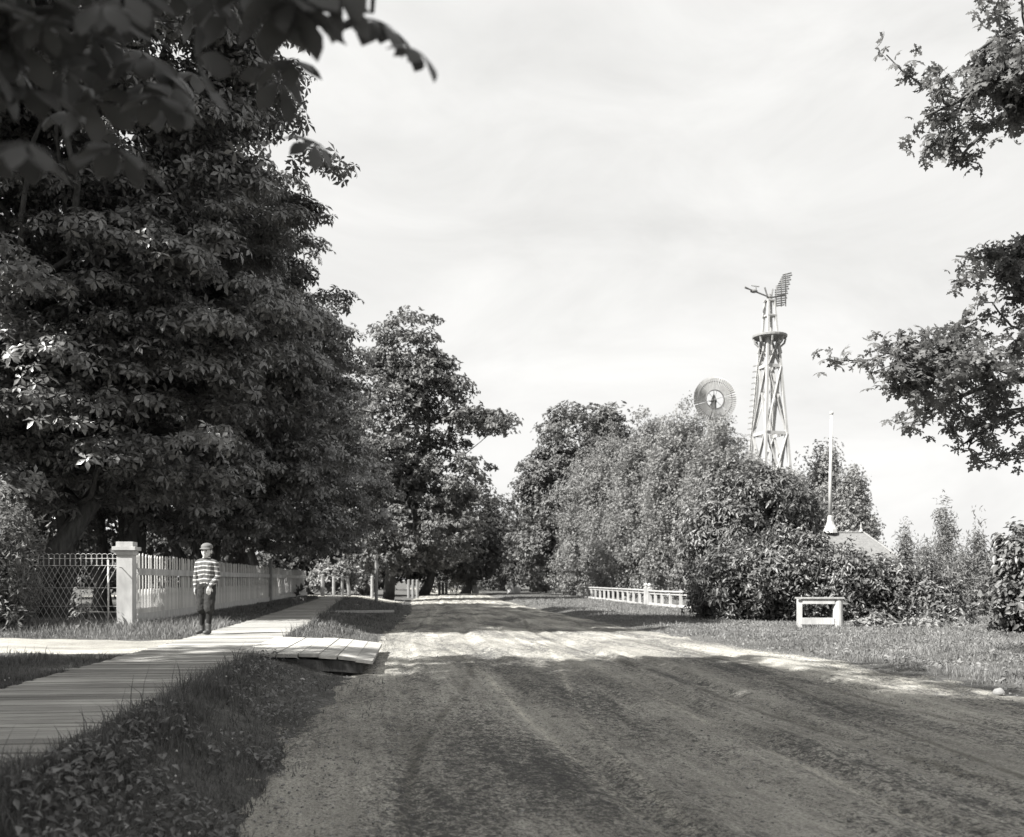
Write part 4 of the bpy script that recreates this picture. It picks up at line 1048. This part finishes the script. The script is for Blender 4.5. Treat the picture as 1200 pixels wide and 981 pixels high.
# skull, face
b.ball((hx_, .008, hz_+.012), .092, 20, 14, (.80,.98,1.02))
b.ball((hx_, -.022, hz_-.045), .062, 16, 12, (.88,.95,1.0))
b.ball((hx_, -.045, hz_-.085), .028, 12, 8, (1.2,1,.8))
b.ball((hx_-.03,-.052,hz_-.04), .024, 10, 8); b.ball((hx_+.03,-.052,hz_-.04), .024, 10, 8)
b.tube([(hx_,-.078,hz_+.005),(hx_,-.098,hz_-.035)], [.008,.014], 10); b.ball((hx_,-.094,hz_-.036), .014, 10, 8)
b.ball((hx_,-.082,hz_-.064), .016, 12, 8, (1.3,.6,.45)); b.ball((hx_,-.080,hz_-.073), .014, 12, 8, (1.2,.7,.5))
for sg in (-1,1): b.ball((sg*.078,.012,hz_-.012), .03, 10, 8, (.35,.7,1.05))
chain(b, [(0,.01,1.17),(0,.005,1.26)], [.048,.046])
# torso, arms, legs
chain(b, [(0,0,.76),(0,0,.86),(0,-.0,.98),(0,0,1.1),(0,.005,1.16)], [.07,.06,.062,.066,.05])
LA = [(-.135,.01,1.125),(-.185,.02,.91),(-.172,-.03,.73)]; RA = [(.135,.01,1.125),(.185,.01,.91),(.105,-.12,.745)]
for A in (LA, RA): chain(b, A, [.04,.033,.024])
LL = [(-.065,0,.74),(-.08,-.005,.40),(-.085,.03,.09)]; RL = [(.065,0,.74),(.066,-.045,.40),(.055,-.045,.09)]
for A in (LL, RL): chain(b, A, [.060,.034,.026])
def hand(b, wrist, direc, palmn, side, curl=.35):
    d = Vector(direc).normalized(); n_ = Vector(palmn); n_ = (n_-d*n_.dot(d)).normalized(); sx = d.cross(n_).normalized()*side
    w0 = Vector(wrist)
    for k in range(4):
        o_ = sx*(-.0255+.017*k)
        b.tube([w0+o_*.5, w0+d*.03+o_*.9, w0+d*.068+o_], [.015,.0155,.0125], 10)
        L_ = (.052,.062,.058,.044)[k]
        p = w0+d*.064+o_; pts = [p]
        dd = d.copy()
        for j in range(3):
            dd = (dd + n_*curl*(.5+.35*j)).normalized(); p = p+dd*L_*(.42,.33,.25)[j]; pts.append(p)
        b.tube(pts, [.0095,.0088,.008,.0068], 8); b.ball(pts[-1], .0068, 8, 6)
    p = w0+d*.018-sx*.024
    pts = [p, p+(-sx*.9+d*.6+n_*.3).normalized()*.028, p+(-sx*.9+d*.6+n_*.3).normalized()*.028+(d*.9-sx*.35+n_*.35).normalized()*.032]
    b.tube(pts, [.013,.011,.008], 8); b.ball(pts[-1], .008, 8, 6)
hand(b, LA[2], (.0,-.08,-1), (1,.1,0), 1, .25)
hand(b, RA[2], (-.12,-.12,-1), (-.5,1,0), -1, .22)
remesh(b, 'body', M['skin'], boy, .0055, 2)
for sg in (-1,1):
    e = MB(); e.ball((sg*.031,-.079,hz_+.004), .011, 10, 8, (1.2,.6,.7)); e.build('eye', M['eye'], boy, smooth=True)
h_ = MB(); h_.ball((0,.022,hz_+.02), .098, 20, 14, (.82,.92,1.0))
h_.v = [(v[0], v[1], v[2] if v[2] > hz_-.06 else hz_-.06) for v in h_.v]
h_.build('hair', M['hair'], boy, smooth=True)
# sweater with stripes
def stripe_mat():
    m, N, L = ntree('striped_wool'); b_ = N['Principled BSDF']
    tc = N.new('ShaderNodeTexCoord'); sp = N.new('ShaderNodeSeparateXYZ'); L.new(tc.outputs['Object'], sp.inputs[0])
    nz = noise(N, L, tc.outputs['Object'], 9, 3, .5)
    a0 = N.new('ShaderNodeMath'); a0.operation = 'MULTIPLY_ADD'; a0.inputs[1].default_value = .022; L.new(nz, a0.inputs[0]); L.new(sp.outputs['Z'], a0.inputs[2])
    ax = N.new('ShaderNodeMath'); ax.operation = 'ABSOLUTE'; L.new(sp.outputs['X'], ax.inputs[0])
    a1 = N.new('ShaderNodeMath'); a1.operation = 'MULTIPLY_ADD'; a1.inputs[1].default_value = .12; L.new(ax.outputs[0], a1.inputs[0]); L.new(a0.outputs[0], a1.inputs[2])
    d = N.new('ShaderNodeMath'); d.operation = 'DIVIDE'; d.inputs[1].default_value = .068; L.new(a1.outputs[0], d.inputs[0])
    f = N.new('ShaderNodeMath'); f.operation = 'FRACT'; L.new(d.outputs[0], f.inputs[0])
    c = N.new('ShaderNodeMath'); c.operation = 'LESS_THAN'; c.inputs[1].default_value = .25; L.new(f.outputs[0], c.inputs[0])
    mx = mixc(N, L, c.outputs[0], g(.08), g(.45)); L.new(mx, b_.inputs['Base Color']); b_.inputs['Roughness'].default_value = .95
    n2 = noise(N, L, tc.outputs['Object'], 160, 2, .5); bp = N.new('ShaderNodeBump'); bp.inputs['Strength'].default_value = .4; bp.inputs['Distance'].default_value = .003
    L.new(n2, bp.inputs['Height']); L.new(bp.outputs[0], b_.inputs['Normal'])
    return m
b = MB()
for sx in (-.045,0,.045):
    chain(b, [(sx,0,.80),(sx*1.0,0,.88),(sx*1.15,-.004,.99),(sx*1.25,0,1.09),(sx*.9,.005,1.14)], [.091,.086,.088,.090,.056])
chain(b, [(-.125,.008,1.135),(0,.005,1.165),(.125,.008,1.135)], [.05,.058,.05])
for A in (LA, RA):
    w_e = Vector(A[2]); el = Vector(A[1]); cuff = el.lerp(w_e, .93)
    mid = Vector(A[0]).lerp(el, .5)
    chain(b, [A[0], mid, el, el.lerp(cuff,.5), cuff], [.054,.05,.044,.039,.033])
b.lathe([(.058,0),(.06,.02),(.056,.04)], 20, (0,.005,1.195))
b.v = [v if v[2] > .745 else (v[0], v[1], v[2]) for v in b.v]
sw = remesh(b, 'sweater', stripe_mat(), boy, .007, 2)
# knickerbockers
b = MB()
for sg, A in ((-1,LL),(1,RL)):
    kn = Vector(A[1]); hp = Vector(A[0])
    chain(b, [hp+Vector((0,0,.06)), hp.lerp(kn,.35), hp.lerp(kn,.75), kn+Vector((0,0,-.0)), kn+Vector((0,.0,-.03))], [.088,.088,.080,.080,.060])
chain(b, [(-.035,0,.79),(.035,0,.79)], [.092,.092])
remesh(b, 'knickerbockers', M['trousers'], boy, .008, 3)
for A in (LL, RL):
    b = MB(); kn = Vector(A[1]); an = Vector(A[2]); chain(b, [kn+Vector((0,0,.02)), kn.lerp(an,.35)+Vector((0,.01,0)), kn.lerp(an,.75), an], [.047,.048,.038,.035])
    remesh(b, 'stocking', M['stocking'], boy, .007, 2)
for sg, A in ((-1,LL),(1,RL)):
    b = MB(); an = Vector(A[2])
    ox_ = sg*.02 if sg < 0 else .0
    chain(b, [an+Vector((0,0,.06)), an+Vector((0,.005,-.03))], [.043,.042])
    b.ball((an.x+ox_*.2, an.y+.02, .045), .045, 12, 8, (.85,1,1)); b.ball((an.x+ox_*.6, an.y-.05, .036), .042, 12, 8, (.95,1.3,.85)); b.ball((an.x+ox_, an.y-.11, .033), .042, 12, 8, (1,1.15,.75))
    b.v = [(v[0], v[1], max(v[2], .0)) for v in b.v]
    remesh(b, 'boot', M['boots'], boy, .007, 2)
tx = bpy.data.textures.new('cloth_folds', 'CLOUDS'); tx.noise_scale = .055; tx.noise_depth = 2
for o_ in boy.children:
    if o_.name.split('.')[0] in ('sweater', 'knickerbockers'):
        dm = o_.modifiers.new('folds', 'DISPLACE'); dm.texture = tx; dm.strength = .017; dm.mid_level = .45; dm.texture_coords = 'LOCAL'
# cap
b = MB(); b.ball((0,.02,hz_+.068), .098, 24, 14, (.93,1.04,.66))
b.v = [(v[0], v[1], max(v[2], hz_+.046)) for v in b.v]
cp = remesh(b, 'cap', M['cap'], boy, .006, 2)
b = MB(); vs = []; fs_ = []
for i in range(11):
    a = PI*(1.08+.84*i/10); 
    for r, z in ((.085,.052),(.112,.044),(.13,.034)):
        rr = .085+(r-.085)*math.sin(max(0,(i/10))*PI)**.6
        vs.append((rr*.95*math.cos(a), .012+rr*math.sin(a)*1.02, hz_+z+(.006 if r == .085 else 0)))
n0 = len(vs); vs += [(v[0],v[1],v[2]-.006) for v in vs]
for i in range(10):
    for j in range(2):
        p = i*3+j; fs_.append((p,p+1,p+4,p+3)); fs_.append((n0+p,n0+p+3,n0+p+4,n0+p+1))
for i in range(10): p = i*3+2; fs_.append((p,n0+p,n0+p+3,p+3))
b.add(vs, fs_); b.build('visor', M['cap'], cp, smooth=True)
b = MB(); b.ball((0,.012,hz_+.126), .009, 8, 6); b.build('button', M['cap'], cp)

# ------------------------------------------------------------------ light
w = bpy.data.worlds.new('World'); scene.world = w; w.use_nodes = True
N = w.node_tree.nodes; L = w.node_tree.links; bg = N['Background']
sky = N.new('ShaderNodeTexSky'); sky.sky_type = 'NISHITA'; sky.sun_disc = False
elev = math.asin(SUN.z); az = math.atan2(SUN.x, SUN.y)
sky.sun_elevation = elev; sky.sun_rotation = az
sky.air_density = 1.0; sky.dust_density = 2.0
bw_ = N.new('ShaderNodeRGBToBW'); L.new(sky.outputs[0], bw_.inputs[0])
pw = N.new('ShaderNodeMath'); pw.operation = 'POWER'; pw.inputs[1].default_value = .08; L.new(bw_.outputs[0], pw.inputs[0])
tc = N.new('ShaderNodeTexCoord')
nz = noise(N, L, tc.outputs['Generated'], 4.2, 8, .58, (1,1,2.4), .5)
r = N.new('ShaderNodeMapRange'); r.inputs['From Min'].default_value = .3; r.inputs['From Max'].default_value = .7; r.inputs['To Min'].default_value = .90; r.inputs['To Max'].default_value = 1.10
L.new(nz, r.inputs['Value'])
ml = N.new('ShaderNodeMath'); ml.operation = 'MULTIPLY'; L.new(pw.outputs[0], ml.inputs[0]); L.new(r.outputs[0], ml.inputs[1])
m3 = N.new('ShaderNodeMath'); m3.operation = 'MULTIPLY'; m3.inputs[1].default_value = 2.98; L.new(ml.outputs[0], m3.inputs[0])
tint = N.new('ShaderNodeMix'); tint.data_type = 'RGBA'; tint.blend_type = 'MULTIPLY'; tint.inputs[0].default_value = 1; tint.inputs[6].default_value = g(1.0)
L.new(m3.outputs[0], tint.inputs[7]); L.new(tint.outputs[2], bg.inputs['Color'])
bg.inputs['Strength'].default_value = .1
sd = bpy.data.lights.new('sun', 'SUN'); sd.energy = 5.0; sd.angle = math.radians(.53); sd.color = (1,.985,.95)
so = bpy.data.objects.new('sun', sd); COL.objects.link(so); so.rotation_euler = SUN.to_track_quat('Z','Y').to_euler(); so.location = (-20,-8,30)

cd = bpy.data.cameras.new('camera'); cam = bpy.data.objects.new('camera', cd); COL.objects.link(cam); scene.camera = cam
cam.location = (0,0,CAM_Z); cam.rotation_euler = (PI/2,0,0)
cd.sensor_width = 36; cd.lens = 36*F/1200; cd.shift_y = (HOR-490.5)/1200; cd.clip_end = 5000; cd.clip_start = .05
cd.dof.use_dof = True; cd.dof.focus_distance = 11; cd.dof.aperture_fstop = 2.7
vs_ = scene.view_settings; vs_.view_transform = 'Standard'; vs_.look = 'None'; vs_.gamma = 1; vs_.use_curve_mapping = False; vs_.exposure = 1.5
scene.render.engine = 'CYCLES'
scene.render.resolution_x = 1024; scene.render.resolution_y = 837
